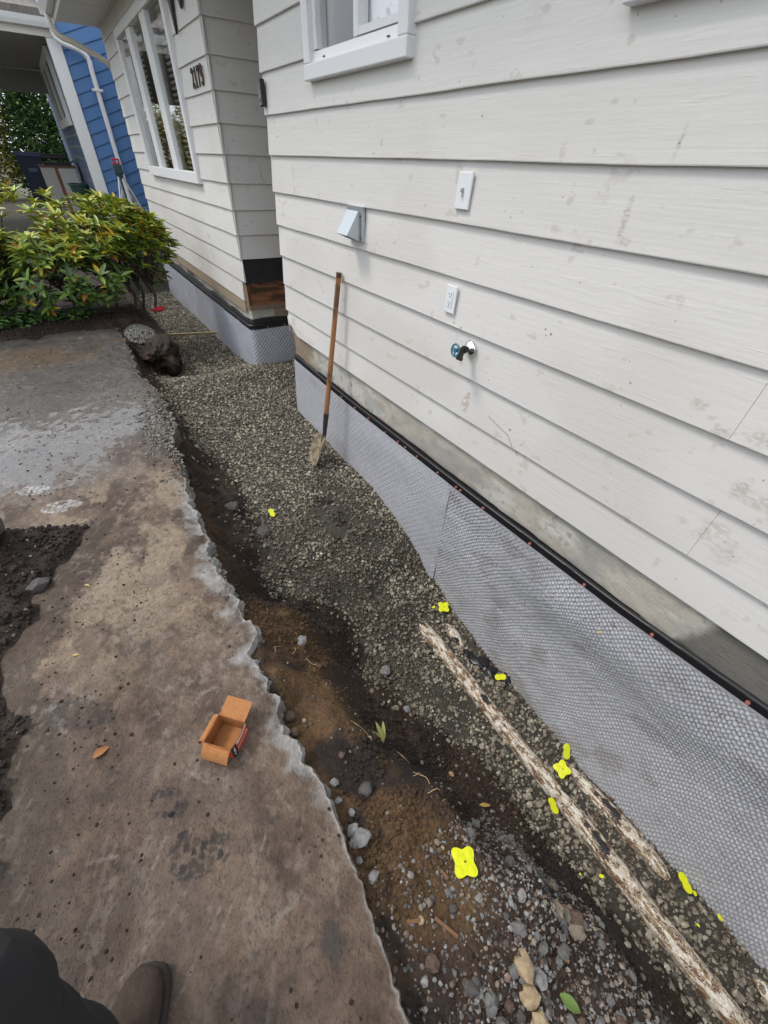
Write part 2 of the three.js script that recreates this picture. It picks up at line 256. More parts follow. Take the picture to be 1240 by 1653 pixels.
// thin film of rain water standing on the far part of the slab
{
  const p = [], ix = [], id = new Map(), st = .016, key = (i, j) => { const k = i * 4096 + j; if (!id.has(k)) { id.set(k, p.length / 3); const x = -2.62 + i * st + .01 * (hash(i, j, 3) - .5), z = -5.5 + j * st + .01 * (hash(i, j, 5) - .5); p.push(x, .0016 + .0024 * (vn(x * 24, z * 20, 6) - .5), z); } return id.get(k); };
  for (let j = 0; j < 205; j++) for (let i = 0; i < 88; i++) { const x = -2.62 + (i + .5) * st, z = -5.5 + (j + .5) * st; if (x > slabEdge(z) - .05) continue; const f = wetAt(x, z) + .9 * (fbm(x * 7, z * 5, 4, 501) - .5) + .95 * (fbm(x * 26, z * 20, 3, 503) - .5) - .3 * smooth(-1.7, -1.3, x); if (f < .72) continue; const a = key(i, j), b = key(i + 1, j), c = key(i, j + 1), d = key(i + 1, j + 1); ix.push(a, c, b, b, c, d); }
  const g = new THREE.BufferGeometry(); g.setAttribute('position', new THREE.Float32BufferAttribute(p, 3)); g.setIndex(ix); g.computeVertexNormals();
  structure(mesh('puddle', g, new THREE.MeshPhysicalMaterial({ color: 0xffffff, transmission: 1, thickness: 0, roughness: .06, ior: 1.33 })));
}
// soil heaped over the slab's other side, and the bed at its far end
function heapH(x, z) { const d = heapX(z) - x + .2 * (fbm(x * 6, z * 6, 4, 171) - .5) - .02; return -.014 + .05 * smooth(0, .12, d) + .16 * smooth(.1, .6, d) + (d > 0 ? .05 * (fbm(x * 12, z * 12, 4, 172) - .35) : 0) - (d < 0 ? -d * .1 : 0); }
{
  const g = gridGeo(150, 330, (u, v) => { const x = -1.62 - 1.7 * u, z = -2.7 + 5 * v; return [x, heapH(x, z), z]; }, (u, v, q) => [q[0] / .8, q[2] / .8]);
  paint(g, (x, z, y) => mix3(DARK, MID, .5 * fbm(x * 6, z * 6, 3, 173))); structure(mesh('soil_heap', g, soilMat));
}
function bedH(x, z) { return -.012 + smooth(-5.6, -5.9, z + .3 * (fbm(x * 5, z * 5, 3, 181) - .5)) * (.03 + .05 * fbm(x * 6, z * 6, 4, 182)) - .5 * smooth(-.97, -.8, x + .16 * (fbm(x * 5, z * 5, 3, 184) - .5)) - .5 * smooth(-1.26, -1.16, x) * smooth(-5.85, -5.65, z); }
{
  const g = gridGeo(140, 150, (u, v) => { const x = -.74 - 2.6 * u, z = -9.9 + 4.8 * v; return [x, bedH(x, z), z]; }, (u, v, q) => [q[0] / .8, q[2] / .8]);
  paint(g, (x, z) => mix3(DARK, MID, fbm(x * 5, z * 5, 3, 183))); structure(mesh('planting_bed', g, soilMat));
}
{ // open ground all round, with the dug area and the slab left out; it climbs a little beyond the houses
  const groundY = z => -.035 + .42 * smooth(-11.5, -17, z);
  const xs = [-120, -60, -30, -16, -9, -5, -3.3, -2.6], zs = [-150, -80, -40, -25, -20, -18, -17, -16, -15, -14, -13, -12, -10.4, -8, -5.6, -2.6, 2.3, 6, 20, 80];
  const parts = [];
  const patch = (X, Z) => { const p = [], uv = [], ix = []; Z.forEach(z => X.forEach(x => { p.push(x, groundY(z), z); uv.push(x / .8, z / .8); })); for (let j = 0; j < Z.length - 1; j++) for (let i = 0; i < X.length - 1; i++) { const a = j * X.length + i, b = a + 1, c = a + X.length, d = c + 1; ix.push(a, c, b, b, c, d); } const g = new THREE.BufferGeometry(); g.setAttribute('position', new THREE.Float32BufferAttribute(p, 3)); g.setAttribute('uv', new THREE.Float32BufferAttribute(uv, 2)); g.setIndex(ix); g.computeVertexNormals(); return g; };
  parts.push(patch(xs, zs), patch([-2.6, 1, 8, 40, 120], zs.filter(z => z <= -10.4)), patch([-2.6, 8, 120], [2.3, 6, 20, 80]));
  const g = mergeGeometries(parts); paint(g, (x, z) => [.09, .085, .06]); structure(mesh('ground', g, soilMat));
}
{ // neighbour's concrete path beyond the shrub, to the street side
  const g = gridGeo(20, 60, (u, v) => { const x = -2.75 - 1.6 * u, z = -11.5 + 4.4 * v; return [x + .2 * (fbm(z, 1, 2, 3) - .5), .012, z]; }, (u, v, q) => [q[0] / .5, q[2] / .5]);
  structure(mesh('path', g, M({ color: [.34, .33, .3], bumpMap: slabBump, bumpScale: .002, roughness: .8 })));
}

// ---------------------------------------------------------------- gravel, crumbs, stones
function scatter(name, geos, mat, list, kind = 'stuff', label, category) { // list: [x,y,z,scale,colour]
  const root = new THREE.Group(); root.name = numbered(name); root.userData = { kind, label, category }; scene.add(root);
  const per = geos.map(() => []); list.forEach((it, i) => per[i % geos.length].push(it));
  const m4 = new THREE.Matrix4(), q = new THREE.Quaternion(), e = new THREE.Euler(), r = mulberry(list.length);
  geos.forEach((g, k) => {
    const im = new THREE.InstancedMesh(g, mat, per[k].length); im.name = name + '_grains'; im.userData.kind = kind; im.castShadow = im.receiveShadow = true;
    per[k].forEach((it, i) => { e.set((r() - .5) * 1.6, r() * 6.283, (r() - .5) * 1.6); q.setFromEuler(e); const s = it[3]; m4.compose(V(it[0], it[1], it[2]), q, V(s * (.8 + .4 * r()), s * (.8 + .4 * r()), s * (.8 + .4 * r()))); im.setMatrixAt(i, m4); im.setColorAt(i, lin(...it[4])); });
    root.add(im);
  });
  return root;
}
const stoneTex = tex(256, 256, (u, v) => { const k = .62 + .5 * fbm(u * 10, v * 10, 4, 3, 10, 10); return [k, k, k]; });
const stoneMat = M({ map: stoneTex, roughness: .45, color: [1, 1, 1] });
const gGeos = [0, 1, 2, 3, 4, 5].map(i => stoneGeo(i + 1, 0, .62, .3));
{
  const L = [], r = mulberry(5);
  const add = (x, z, k = 1) => {
    const w = r(), t = r();
    let c = w < .5 ? [.22, .19, .14] : w < .68 ? [.11, .1, .076] : w < .92 ? [.37, .335, .26] : [.1, .068, .045];
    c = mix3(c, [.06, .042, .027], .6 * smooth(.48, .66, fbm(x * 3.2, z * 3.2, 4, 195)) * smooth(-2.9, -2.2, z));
    const s = (.005 + .0115 * Math.pow(t, 2.6)) * k;
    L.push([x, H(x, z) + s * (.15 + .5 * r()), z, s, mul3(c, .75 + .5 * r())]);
  };
  const N = (x0, x1, z0, z1, dens) => { const n = Math.round((x1 - x0) * (z1 - z0) * dens); for (let i = 0; i < n; i++) { const x = x0 + (x1 - x0) * r(), z = z0 + (z1 - z0) * r(), g = gravelIn(x, z); const mud = smooth(.5, .62, fbm(x * 4.5, z * 4.5, 4, 191)) * smooth(-2.6, -2.1, z) * smooth(-.15, -.45, x); if (g > 0 ? r() > mud * .8 : r() < .5 * Math.exp(g * 22)) add(x, z); } };
  N(-1.15, 0.02, -5.2, -2.8, 4600); N(-1.2, .02, -2.8, 1.3, 5600); N(-.75, .03, -9.6, -5.2, 3200); N(0, 1.1, -4.8, -3.62, 3600);
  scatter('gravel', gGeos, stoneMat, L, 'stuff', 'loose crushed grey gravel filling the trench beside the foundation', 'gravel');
}
{ // gravel strewn over the slab's edge and on the soil block
  const L = [], r = mulberry(6);
  for (let i = 0; i < 620; i++) { const z = -4.0 + (r() + r() + r()) / 3 * 1.9, e = slabEdge(z), x = e + .02 - Math.pow(r(), 2.2) * .26 * (1 - Math.abs(z + 3.1) * .6); const s = .006 + .007 * r(); L.push([x, s * .4 - .004, z, s, mul3(r() < .6 ? [.17, .16, .13] : [.08, .076, .064], .7 + .6 * r())]); }
  scatter('spilled_gravel', gGeos, stoneMat, L, 'stuff', 'crushed gravel spilled over the broken slab edge', 'gravel');
}
const clodGeos = [softStone(1, .8, .35), softStone(2, .7, .4)].map(g => { const h = new THREE.IcosahedronGeometry(1, 1); const p = h.attributes.position; for (let i = 0; i < p.count; i++) { const x = p.getX(i), y = p.getY(i), z = p.getZ(i), k = .7 + .6 * hash(Math.round(x * 40), Math.round(y * 40), Math.round(z * 40)); p.setXYZ(i, x * k, y * k * .75, z * k); } h.computeVertexNormals(); return h; });
const clodMat = M({ map: stoneTex, roughness: .9 });
{ // crumbs of soil over banks, mound, heap and slab
  const L = [], r = mulberry(8);
  for (let i = 0; i < 60000; i++) { const near = r() < .8, z = near ? -2.4 + 4 * r() : -5 + 3 * r(), x = -1.36 + 1.0 * r(); if (gravelIn(x, z) > .03 && r() > (z > -2.4 && z < -1.2 ? .5 * smooth(.48, .62, fbm(x * 4.5, z * 4.5, 4, 191)) : .03)) continue; const clump = fbm(x * 8, z * 8, 3, 201); if (r() > smooth(.35, .62, clump)) continue; const s = .0022 + .009 * Math.pow(r(), 4); L.push([x, H(x, z) + s * .3, z, s, mul3(mix3(soilColour(x, z), DARK, .3), .7 + .6 * r())]); }
  for (let i = 0; i < 16000; i++) { const z = -2.4 + 3.6 * r(), x = -1.75 - 1.1 * r(), h = heapH(x, z); if (h < .004) continue; const s = .003 + .012 * Math.pow(r(), 4); L.push([x, h + s * .3, z, s, mul3(DARK, .6 + .8 * r())]); }
  for (let i = 0; i < 2600; i++) { const z = -5.2 + 5.4 * r(), x = -2.2 + .95 * r(); if (x > slabEdge(z) - .01) continue; const cl = fbm(x * 6, z * 5, 3, 203); if (r() > smooth(.42, .7, cl) + .06) continue; const s = .0015 + .0055 * Math.pow(r(), 3); L.push([x, s * .35 - .003, z, s, mul3(DARK, .7 + .7 * r())]); }
  for (let i = 0; i < 700; i++) { const z = -2.3 + 2.2 * r(), x = heapX(z) + .05 - .12 * Math.log(1 - r() * .95) * (.4 + .9 * fbm(z * 5, 2, 3, 207)); if (x > slabEdge(z) - .1) continue; const s = .001 + .004 * Math.pow(r(), 4); L.push([x, s * .35 - .003, z, s, mul3(DARK, .7 + .8 * r())]); }
  for (let i = 0; i < 5000; i++) { const z = -6.2 + 1.0 * r(), x = -2.9 + 2.0 * r(); if (bedH(x, z) < 0) continue; const s = .004 + .012 * Math.pow(r(), 3); L.push([x, bedH(x, z) + s * .3, z, s, mul3(DARK, .6 + .8 * r())]); }
  scatter('soil_crumbs', clodGeos, clodMat, L, 'stuff', 'crumbs of dark soil over the banks and slab', 'soil');
}
{ // small pebbles mixed in the soil
  const L = [], r = mulberry(9), pal = [[.27, .27, .265], [.15, .145, .14], [.22, .18, .135], [.07, .062, .058], [.15, .1, .08]];
  const put = (x, y, z, s) => L.push([x, y + s * .25, z, s, mul3(pal[Math.floor(r() * 5)], .7 + .5 * r())]);
  for (let i = 0; i < 7500; i++) { const z = -.15 + .95 * r(), x = -1.36 + .75 * r(); if (x > -.62 - .1 * r()) continue; if (x < -1.12 && z < .15 && r() < .7) continue; put(x, H(x, z), z, .0035 + .008 * r() * r()); }
  for (let i = 0; i < 700; i++) { const z = -1.9 + 1.9 * r(), x = -1.34 + .8 * r(); if (gravelIn(x, z) > 0) continue; put(x, H(x, z), z, .0025 + .006 * r() * r()); }
  for (let i = 0; i < 420; i++) { const z = -2.2 + 2.2 * r(), x = -1.8 - .6 * r(), h = heapH(x, z); if (h < .005) continue; put(x, h, z, .004 + .007 * r() * r()); }
  scatter('pebbles', gGeos, stoneMat, L, 'stuff', 'small mixed pebbles in the soil of bank and mound', 'pebbles');
}

// ---------------------------------------------------------------- house
const WU = z => (z + 3.8) / 5.6, WV = y => (y - .2) / 2.8;
const scuffs = [ // y, z, half height, half width, strength, colour index
  [1.40, -.85, .07, .012, .75, 0], [1.345, -.83, .02, .035, .5, 0], [1.56, -.77, .05, .008, .6, 0], [1.535, -.9, .02, .02, .45, 1], [1.55, -1.13, .03, .014, .4, 0], [1.44, -.95, .015, .03, .3, 0],
  [.985, -.42, .022, .03, .55, 0], [.955, -.24, .03, .05, .65, 0], [.935, -.33, .025, .03, .7, 0], [.80, -.21, .04, .03, .7, 0], [.79, -.14, .03, .06, .6, 0], [.62, -.22, .04, .035, .6, 0], [.60, -.14, .05, .05, .55, 0], [.66, -.2, .02, .05, .5, 0], [.62, -.29, .016, .03, .45, 0], [.42, -.28, .03, .012, .5, 0], [.4, -.03, .02, .03, .4, 1], [.69, -.6, .04, .02, .3, 0],
  [.36, -.9, .02, .03, .5, 0], [1.72, -.5, .03, .03, .3, 1], [1.98, -.9, .06, .03, .25, 1], [1.86, -1.35, .05, .05, .2, 1], [1.78, -1.6, .02, .02, .3, 1], [.43, -3.52, .06, .06, .7, 0], [.39, -3.4, .03, .12, .5, 0], [.37, -3.2, .02, .12, .35, 0], [.72, -3.55, .05, .03, .25, 1], [.44, -1.75, .02, .015, .3, 0], [1.3, -1.25, .02, .03, .25, 1], [1.06, -.2, .05, .1, .25, 1],
];
const holes = []; { const r = mulberry(31); for (let i = 0; i < 150; i++) holes.push([.36 + 2.2 * r(), -3.6 + 4.4 * r(), .002 + .0035 * r() * r()]); for (const h of [[.94, -1.52, .005], [.93, -1.47, .006], [.59, -1.06, .007], [.6, -1.1, .006], [.55, -.98, .006], [1.04, -1.02, .005], [1.03, -.99, .006], [1.02, -1.01, .004]]) holes.push(h); }
function holeGrid() { const m = new Map(); for (const h of holes) { const k = Math.floor(h[0] / .05) + ',' + Math.floor(h[1] / .05); (m.get(k) ?? m.set(k, []).get(k)).push(h); } return m; }
const HG = holeGrid();
const paintMap = tex(2048, 1024, (u, v) => {
  const z = u * 5.6 - 3.8, y = .2 + v * 2.8, course = Math.floor((y - .322) / .2);
  const g = fbm(z * 5 + course * 9.1, y * 170, 3, 301), b = fbm(z * 1.6, y * 2.2, 3, 303), f = vn(z * 260, y * 260, 305);
  let k = .92 + .1 * g + .035 * f + .05 * (hash(course, 3, 7) - .5);
  let c = [.665 * k, .655 * k, .63 * k];
  c = mix3(c, [.5, .47, .4], .28 * smooth(.5, .72, b + .25 * (g - .5)));                                 // old grime
  c = mix3(c, [.42, .37, .3], .5 * smooth(.73, .8, fbm(z * 16, y * 26, 4, 307)) * (.4 + .6 * g));
  for (const s of scuffs) { const dy = (y - s[0]) / s[2], dz = (z - s[1]) / s[3]; if (Math.abs(dy) < 2 && Math.abs(dz) < 2) { const r = Math.hypot(dy, dz) + 1.3 * (fbm(z * 60, y * 110, 3, 309) - .5); c = mix3(c, s[5] ? [.32, .3, .27] : [.25, .17, .095], s[4] * .55 * smooth(1.1, .3, r) * (.25 + .75 * smooth(.35, .6, fbm(z * 120, y * 260, 2, 311)))); } }
  { const m = lugPrint(z, y, -1.361, .603, 1.35, .11, .055, .013, 12); if (m) c = mix3(c, [.3, .22, .13], .65 * m); }
  { const d = Math.min(seg(z, y, -1.2, .595, -1.06, .56), seg(z, y, -1.06, .56, -.99, .49)); c = mix3(c, [.25, .18, .12], .55 * smooth(.006, .001, d + .004 * (f - .5))); }
  const hs = HG.get(Math.floor(y / .05) + ',' + Math.floor(z / .05)); if (hs) for (const h of hs) c = mix3(c, [.1, .08, .065], .8 * smooth(h[2], h[2] * .5, Math.hypot(y - h[0], z - h[1])));
  return c;
});
const woodBump = tex(1024, 512, (u, v) => { const kn = fbm(u * 3, v * 5, 2, 1, 3, 5); return .6 * fbm(u * 6 + kn, v * 90, 4, 2, 0, 90) + .25 * vn(u * 60, v * 120, 4, 60, 120) - .5 * smooth(.72, .8, fbm(u * 10, v * 60, 3, 6, 10, 60)); }, false);
woodBump.repeat.set(5.6 / 1.2, 2.8 / .6);
const sidingMat = M({ map: paintMap, bumpMap: woodBump, bumpScale: .0007, roughness: .62 });
const trimMat = M({ color: [.74, .75, .76], roughness: .42 });
const vinylMat = M({ color: [.78, .79, .8], roughness: .3 });
const glassMat = new THREE.MeshPhysicalMaterial({ color: 0xffffff, transmission: 1, thickness: 0, roughness: .02, ior: 1.5 });
const blackMat = M({ color: [.012, .012, .013], roughness: .45 });
const darkMetal = M({ color: [.03, .027, .025], roughness: .5, metalness: .4 });
// one lap-siding board: s along the wall, outer face at d = 0, bottom edge at b; place() maps (s, y, d) to the world
function board(s0, s1, b, hgt, place, uvf, shear = 0, seed = 1, breakAt = 0) {
  const n = Math.max(2, Math.round((s1 - s0) / .09)), prof = [[-.018, 0], [-.001, 0], [.0, .003], [-.004, .055], [-.0165, hgt + .012]];
  const parts = [gridGeo(prof.length - 1, n, (u, v) => { const k = Math.round(u * (prof.length - 1)), s = lerp(s0, s1, v), pr = prof[k]; const w = .0035 * (vn(s * 2.1, b * 7, seed) - .5) + .0015 * (vn(s * 11, b * 9, seed + 4) - .5); let y = b + pr[1] + (k < 3 ? w : 0) + shear * s; if (breakAt && k < 3) y += Math.max(0, breakAt - (s - s0)) * .9 * (.8 + .4 * vn(s * 90, 3, 2)); return place(s, y, pr[0] + (k < 4 ? .004 * (vn(s * 1.3, b * 5, seed + 9) - .5) : 0)); }, uvf)];
  for (const s of [s0, s1]) { const sh = prof.map(p => place(s, b + p[1] + shear * s, p[0])), g = new THREE.BufferGeometry(), p = [], t = []; for (let i = 1; i < sh.length - 1; i++) { p.push(...sh[0], ...sh[i], ...sh[i + 1]); for (const q of [sh[0], sh[i], sh[i + 1]]) t.push(...(uvf ? uvf(0, 0, q) : [0, 0])); } g.setAttribute('position', new THREE.Float32BufferAttribute(p, 3)); g.setAttribute('uv', new THREE.Float32BufferAttribute(t, 2)); g.computeVertexNormals(); parts.push(g); }
  const g = merge(parts.map(G)); return toCreasedNormals(g, .35);
}
const rockTexEarly = tex(256, 256, (u, v) => { const k = .5 + .7 * fbm(u * 6, v * 26, 5, 13, 6, 26); return [k, k * .97, k * .93]; });
const house = thing('house', 'white lap-sided house with its foundation dug out and wrapped', 'house');
const courses = [.515, .72, .922, 1.122, 1.32, 1.522, 1.723, 1.92, 2.117, 2.317, 2.517, 2.69];
{
  // near wall
  const core = [], W1 = [-2.87, -2.01], W2 = [-.99, -.12], wy = 1.87;
  core.push(box(.02, .14, .34, wy, -3.6, 3), box(.02, .14, wy, 2.83, -3.6, W1[0]), box(.02, .14, wy, 2.83, W1[1], W2[0]), box(.02, .14, wy, 2.83, W2[1], 3), box(.02, .14, 2.62, 2.83, W1[0], W1[1]), box(.02, .14, 2.62, 2.83, W2[0], W2[1]));
  core.push(box(.14, 3.9, .34, 2.83, -3.6, -3.5), box(3.9, 4, .34, 2.83, -3.6, 3), box(.14, 3.9, .34, 2.83, 2.9, 3), box(.14, 3.9, .34, .44, -3.5, 2.9));
  const wall = mesh('wall', merge(core), M({ color: [.32, .29, .25], roughness: .9 }), house); wall.userData.label = 'side wall with beveled siding above the bare foundation strip';
  const pl = (s, y, d) => [-d, y, s], uvf = (u, v, q) => [WU(q[2]), WV(q[1])];
  mesh('siding_board', board(-3.63, .95, .345, .17, pl, uvf, 0, 3, .15), sidingMat, wall);
  const jit = [-.012, 0, -.004, -.004, -.006, .004, .004, 0, 0, 0, 0, 0];
  courses.forEach((b, i) => {
    const h = (courses[i + 1] ?? 2.83) - b; let cuts = [[-3.63 + jit[i], .95]];
    if (Math.abs(b - .922) < .01) cuts = [[-3.635, -.3045], [-.3035, .95]];
    if (Math.abs(b - .515) < .01) cuts = [[-3.645, -.2185], [-.2175, .95]];
    if (b > 1.9) cuts = [[-3.63, W1[0] - .02], [W1[1] + .02, W2[0] - .02], [W2[1] + .02, .95]];
    for (const [a, c] of cuts) mesh('siding_board', board(a, c, b, h, pl, uvf, 0, 11 + i), sidingMat, wall);
  });
  // rest of this wall behind the camera, boarded alike
  for (const [i, b] of [.345, ...courses].entries()) mesh('siding_board', board(.953, 3, b, (courses[i] ?? 2.83) - b, pl, uvf, 0, 40 + i), sidingMat, wall);
}
// foundation strip of the near wall
const foundMap = tex(2048, 256, (u, v) => {
  const z = u * 7 - 3.9, y = v * 1.6 - 1.15, n = fbm(z * 3, y * 8, 4, 401), m = fbm(z * 14, y * 20, 4, 403), f = vn(z * 220, y * 220, 405);
  let c = mul3([.46, .43, .37], .66 + .45 * m + .2 * f);
  c = mix3(c, [.62, .62, .58], .6 * smooth(.5, .62, n));
  c = mix3(c, [.3, .31, .3], .55 * smooth(.5, .72, fbm(z * 4 + 9, y * 9, 6, 407)));
  c = mix3(c, [.22, .15, .085], .75 * smooth(-3.05, -3.35, z + .25 * (m - .5)));                         // damp rusty-brown end
  c = mix3(c, [.2, .17, .13], .6 * smooth(.55, .8, fbm(z * 34, y * 40, 5, 409)) * smooth(.4, .6, n));
  const patch = smooth(-.09, -.05, z - .35 * (y - .2) + .06 * (m - .5)) * smooth(.36, .33, z + .05 * (m - .5)); c = mix3(c, mul3([.155, .148, .13], .75 + .35 * n + .2 * f), patch); // newer mortar
  return c;
});
const foundMat = M({ map: foundMap, bumpMap: slabBump, bumpScale: .003, roughness: .9 });
{
  const g = gridGeo(260, 24, (u, v) => { const z = -3.57 + 6.5 * u, y = .36 - 1.5 * v; return [.021 + .006 * (fbm(z * 6, y * 9, 3, 411) - .5) + .075 * smooth(.13, .02, y), y, z]; }, (u, v, q) => [(q[2] + 3.9) / 7, (q[1] + 1.15) / 1.6]);
  const f = mesh('foundation', merge([g, box(.105, 4, -1.15, .34, -3.565, 2.95)].map(q => { q = G(q); return q; })), foundMat, house);
  f.userData.label = 'stained concrete foundation strip under the siding';
}
// windows of the near wall
function window2(z0, z1, y0, y1, glareRight) {
  const X = -.032, fr = mesh('window', merge([rbox(X, .03, y0, y0 + .062, z0, z1, .006), rbox(X, .03, y1 - .062, y1, z0, z1, .006), rbox(X + .002, .03, y0 + .062, y1 - .062, z0, z0 + .07, .006), rbox(X + .002, .03, y0 + .062, y1 - .062, z1 - .07, z1, .006)]), trimMat, house);
  const zi0 = z0 + .07, zi1 = z1 - .07, yi = y0 + .062, ya = y1 - .062, zm = (zi0 + zi1) / 2 + .02;
  const sill = new THREE.Shape([[-.012, 0], [.06, 0], [.06, .05], [.0, .042]].map(p => new THREE.Vector2(...p))); const sg = new THREE.ExtrudeGeometry(sill, { depth: zi1 - zi0, bevelEnabled: false }); sg.translate(0, yi, zi0);
  mesh('frame', merge([sg, box(0, .06, ya - .05, ya, zi0, zi1), box(0, .06, yi + .05, ya - .05, zi0, zi0 + .035), box(0, .06, yi + .05, ya - .05, zi1 - .035, zi1), box(.004, .058, yi + .05, ya - .05, zm - .02, zm + .02), box(.006, .05, yi + .05, yi + .075, zm + .02, zi1 - .035)]), vinylMat, fr);
  for (const q of [zi0 + .12, zi1 - .1]) mesh('weep_slot', box(-.0135, .01, yi + .012, yi + .016, q, q + .018), blackMat, fr);
  mesh('pane', box(.028, .032, yi + .05, ya - .05, zi0 + .035, zm - .02), glassMat, fr); mesh('pane', box(.038, .042, yi + .05, ya - .05, zm + .02, zi1 - .035), glassMat, fr);
  const cw = gridGeo(60, 8, (u, v) => { const z = lerp(zi0 + .2, zm - .06, u); return [.13 + .018 * Math.sin(u * 46 + 2 * vn(u * 9, v * 2, 3)), lerp(yi - .05, ya, v), z]; });
  mesh('curtain', cw, MM({ color: [.3, .32, .35], roughness: .9 }), fr);
  if (glareRight) mesh('sky_glare_panel', box(.075, .078, yi, ya, zm + .0, zi1), M({ color: [.85, .87, .89], roughness: .8 }), fr);  // added white panel, imitates bright sky mirrored in the right pane
  return fr;
}
window2(-2.912, -1.97, 1.827, 2.66, true).userData.label = 'small slider window above the gas vent hood'.replace('gas ', '');
window2(-1.032, -.08, 1.827, 2.66, false).userData.label = 'window whose lower corner is just above the switch plate';
// far block beyond the entry alcove
const FZ0 = -9.55, FZ1 = -4.774, FX = .022;
{
  const O = [-8.32, -5.74, 1.33, 2.62], core = [];
  const X0 = FX + .02, X1 = FX + .14;
  core.push(box(X0, X1, .24, O[2], FZ0, FZ1 - .02), box(X0, X1, O[3], 2.83, FZ0, FZ1 - .02), box(X0, X1, O[2], O[3], FZ0, O[0]), box(X0, X1, O[2], O[3], O[1], FZ1 - .02));
  core.push(box(X1, 3.9, .24, 2.83, FZ1 - .14, FZ1 - .02), box(X1, 3.9, .24, 2.83, FZ0, FZ0 + .1), box(3.9, 4, .24, 2.83, FZ0, FZ1), box(X1, 3.9, .24, .34, FZ0 + .1, FZ1 - .14), box(1.3, 1.4, -.6, 2.83, FZ1 - .02, -3.6));
  const wall = mesh('wall', merge(core), M({ color: [.2, .14, .09], roughness: .9 }), house); wall.userData.label = 'wall with the house number and wide window';
  const pl = (s, y, d) => [FX - d, y, s], uvf = (u, v, q) => [WU(q[2] + 5.7), WV(q[1])];
  [.30, ...courses].forEach((b, i) => {
    const h = (courses[i] ?? 2.83) - b; let cuts = [[FZ0, FZ1 + .004]];
    if (i === 0) cuts = [[FZ0, -6.515], [-6.512, -4.9]];
    if (Math.abs(b - .515) < .01) cuts = [[FZ0, -5.64], [-5.637, FZ1]];
    if (Math.abs(b - 1.122) < .01) cuts = [[FZ0, -5.41], [-5.407, FZ1 + .004]];
    if (b > 1.3 && b < 2.6) cuts = [[FZ0, O[0] - .03], [O[1] + .03, FZ1 + .004]];
    if (b === 2.517) cuts = [[FZ0, O[0] - .03], [O[1] + .03, FZ1 + .004]];
    for (const [a, c] of cuts) mesh('siding_board', board(a, c, i === 0 ? .315 : b, i === 0 ? .2 : h, pl, uvf, 0, 61 + i, i === 0 && c === -4.9 ? 0 : 0), sidingMat, wall);
  });
  // side facing the alcove
  const side = mesh('wall', box(FX + .02, 1.3, .13, .14, FZ1 - .03, FZ1 - .02), M({ color: [.2, .14, .09], roughness: .9 }), house); side.userData.label = 'narrow alcove-facing wall with its lowest boards removed';
  const ps = (s, y, d) => [s, y, FZ1 + d], uvs = (u, v, q) => [WU(q[0] * 1 - 1.2), WV(q[1])];
  courses.forEach((b, i) => { if (b < .7) return; mesh('siding_board', board(FX - .002, 1.3, b, (courses[i + 1] ?? 2.83) - b, ps, uvs, 0, 81 + i), sidingMat, side); });
  const feltMap = tex(256, 256, (u, v) => mul3([.018, .0165, .016], .6 + .9 * fbm(u * 8, v * 8, 4, 3)));
  const raggedPanel = (y0f, y1, d, s0 = FX + .012) => gridGeo(90, 6, (u, v) => { const s = lerp(s0, 1.28, u); return [s, lerp(y1, y0f(s), v), FZ1 + d]; }, (u, v, q) => [q[0] * 1.5, q[1] * 1.5]);
  mesh('building_paper', raggedPanel(s => .5 + .06 * (fbm(s * 14, 2, 3, 5) - .5), .735, -.012), MM({ map: feltMap, roughness: .75 }), side);
  const plyMap = tex(512, 256, (u, v) => { const k = fbm(u * 9, v * 22, 4, 7), s = fbm(u * 4, v * 4, 4, 9); return mix3(mul3([.27, .115, .05], .5 + .9 * k), [.07, .036, .02], smooth(.5, .7, s)); });
  const sheath = M({ map: plyMap, roughness: .85, bumpMap: slabBump, bumpScale: .003 });
  mesh('sheathing', box(FX + .018, 1.28, .285, .56, FZ1 - .03, FZ1 - .0185), sheath, side);
  mesh('sheathing', box(FX + .021, FX + .05, .29, .715, FZ1 - .11, FZ1 - .0145), M({ map: plyMap, color: [.5, .5, .5], roughness: .9 }), side);
  const f2 = mesh('foundation', merge([box(FX + .035, 3.9, -.8, .27, FZ0 + .02, FZ1 - .035)]), foundMat, house); f2.userData.label = 'foundation under the number wall';
  { const p = f2.geometry.attributes.position, t = f2.geometry.attributes.uv; for (let i = 0; i < p.count; i++) t.setXY(i, (p.getZ(i) + 11.5 + p.getX(i)) / 7, (p.getY(i) + 1.15) / 1.6); }
  mesh('sill_plank', rbox(FX + .008, FX + .05, .195, .318, FZ0, -4.92, .004), M({ color: [.36, .29, .21], map: rockTexEarly, roughness: .9 }), house).geometry.attributes.uv;
  // wide window
  const z0 = -8.36, z1 = -5.7, y0 = 1.275, y1 = 2.66, X = FX - .035;
  const fr = mesh('window', merge([rbox(X, FX + .03, y0, y0 + .1, z0, z1, .006), rbox(X, FX + .03, y1 - .08, y1, z0, z1, .006), rbox(X + .002, FX + .03, y0 + .1, y1 - .08, z0, z0 + .06, .006), rbox(X + .002, FX + .03, y0 + .1, y1 - .08, z1 - .08, z1, .006)]), trimMat, house); fr.userData.label = 'wide three-light window with blinds';
  const ps3 = [[-8.27, -7.62], [-7.39, -6.74], [-6.5, -5.81]];
  const bars = [];
  for (const [a, b] of ps3) bars.push(rbox(X + .01, FX + .03, y0 + .1, y1 - .08, a - .05, a, .005), rbox(X + .01, FX + .03, y0 + .1, y1 - .08, b, b + .05, .005));
  bars.push(rbox(X + .016, FX + .03, y0 + .1, y1 - .08, -7.57, -7.44, .004), rbox(X + .016, FX + .03, y0 + .1, y1 - .08, -6.69, -6.55, .004));
  mesh('frame', merge(bars), vinylMat, fr);
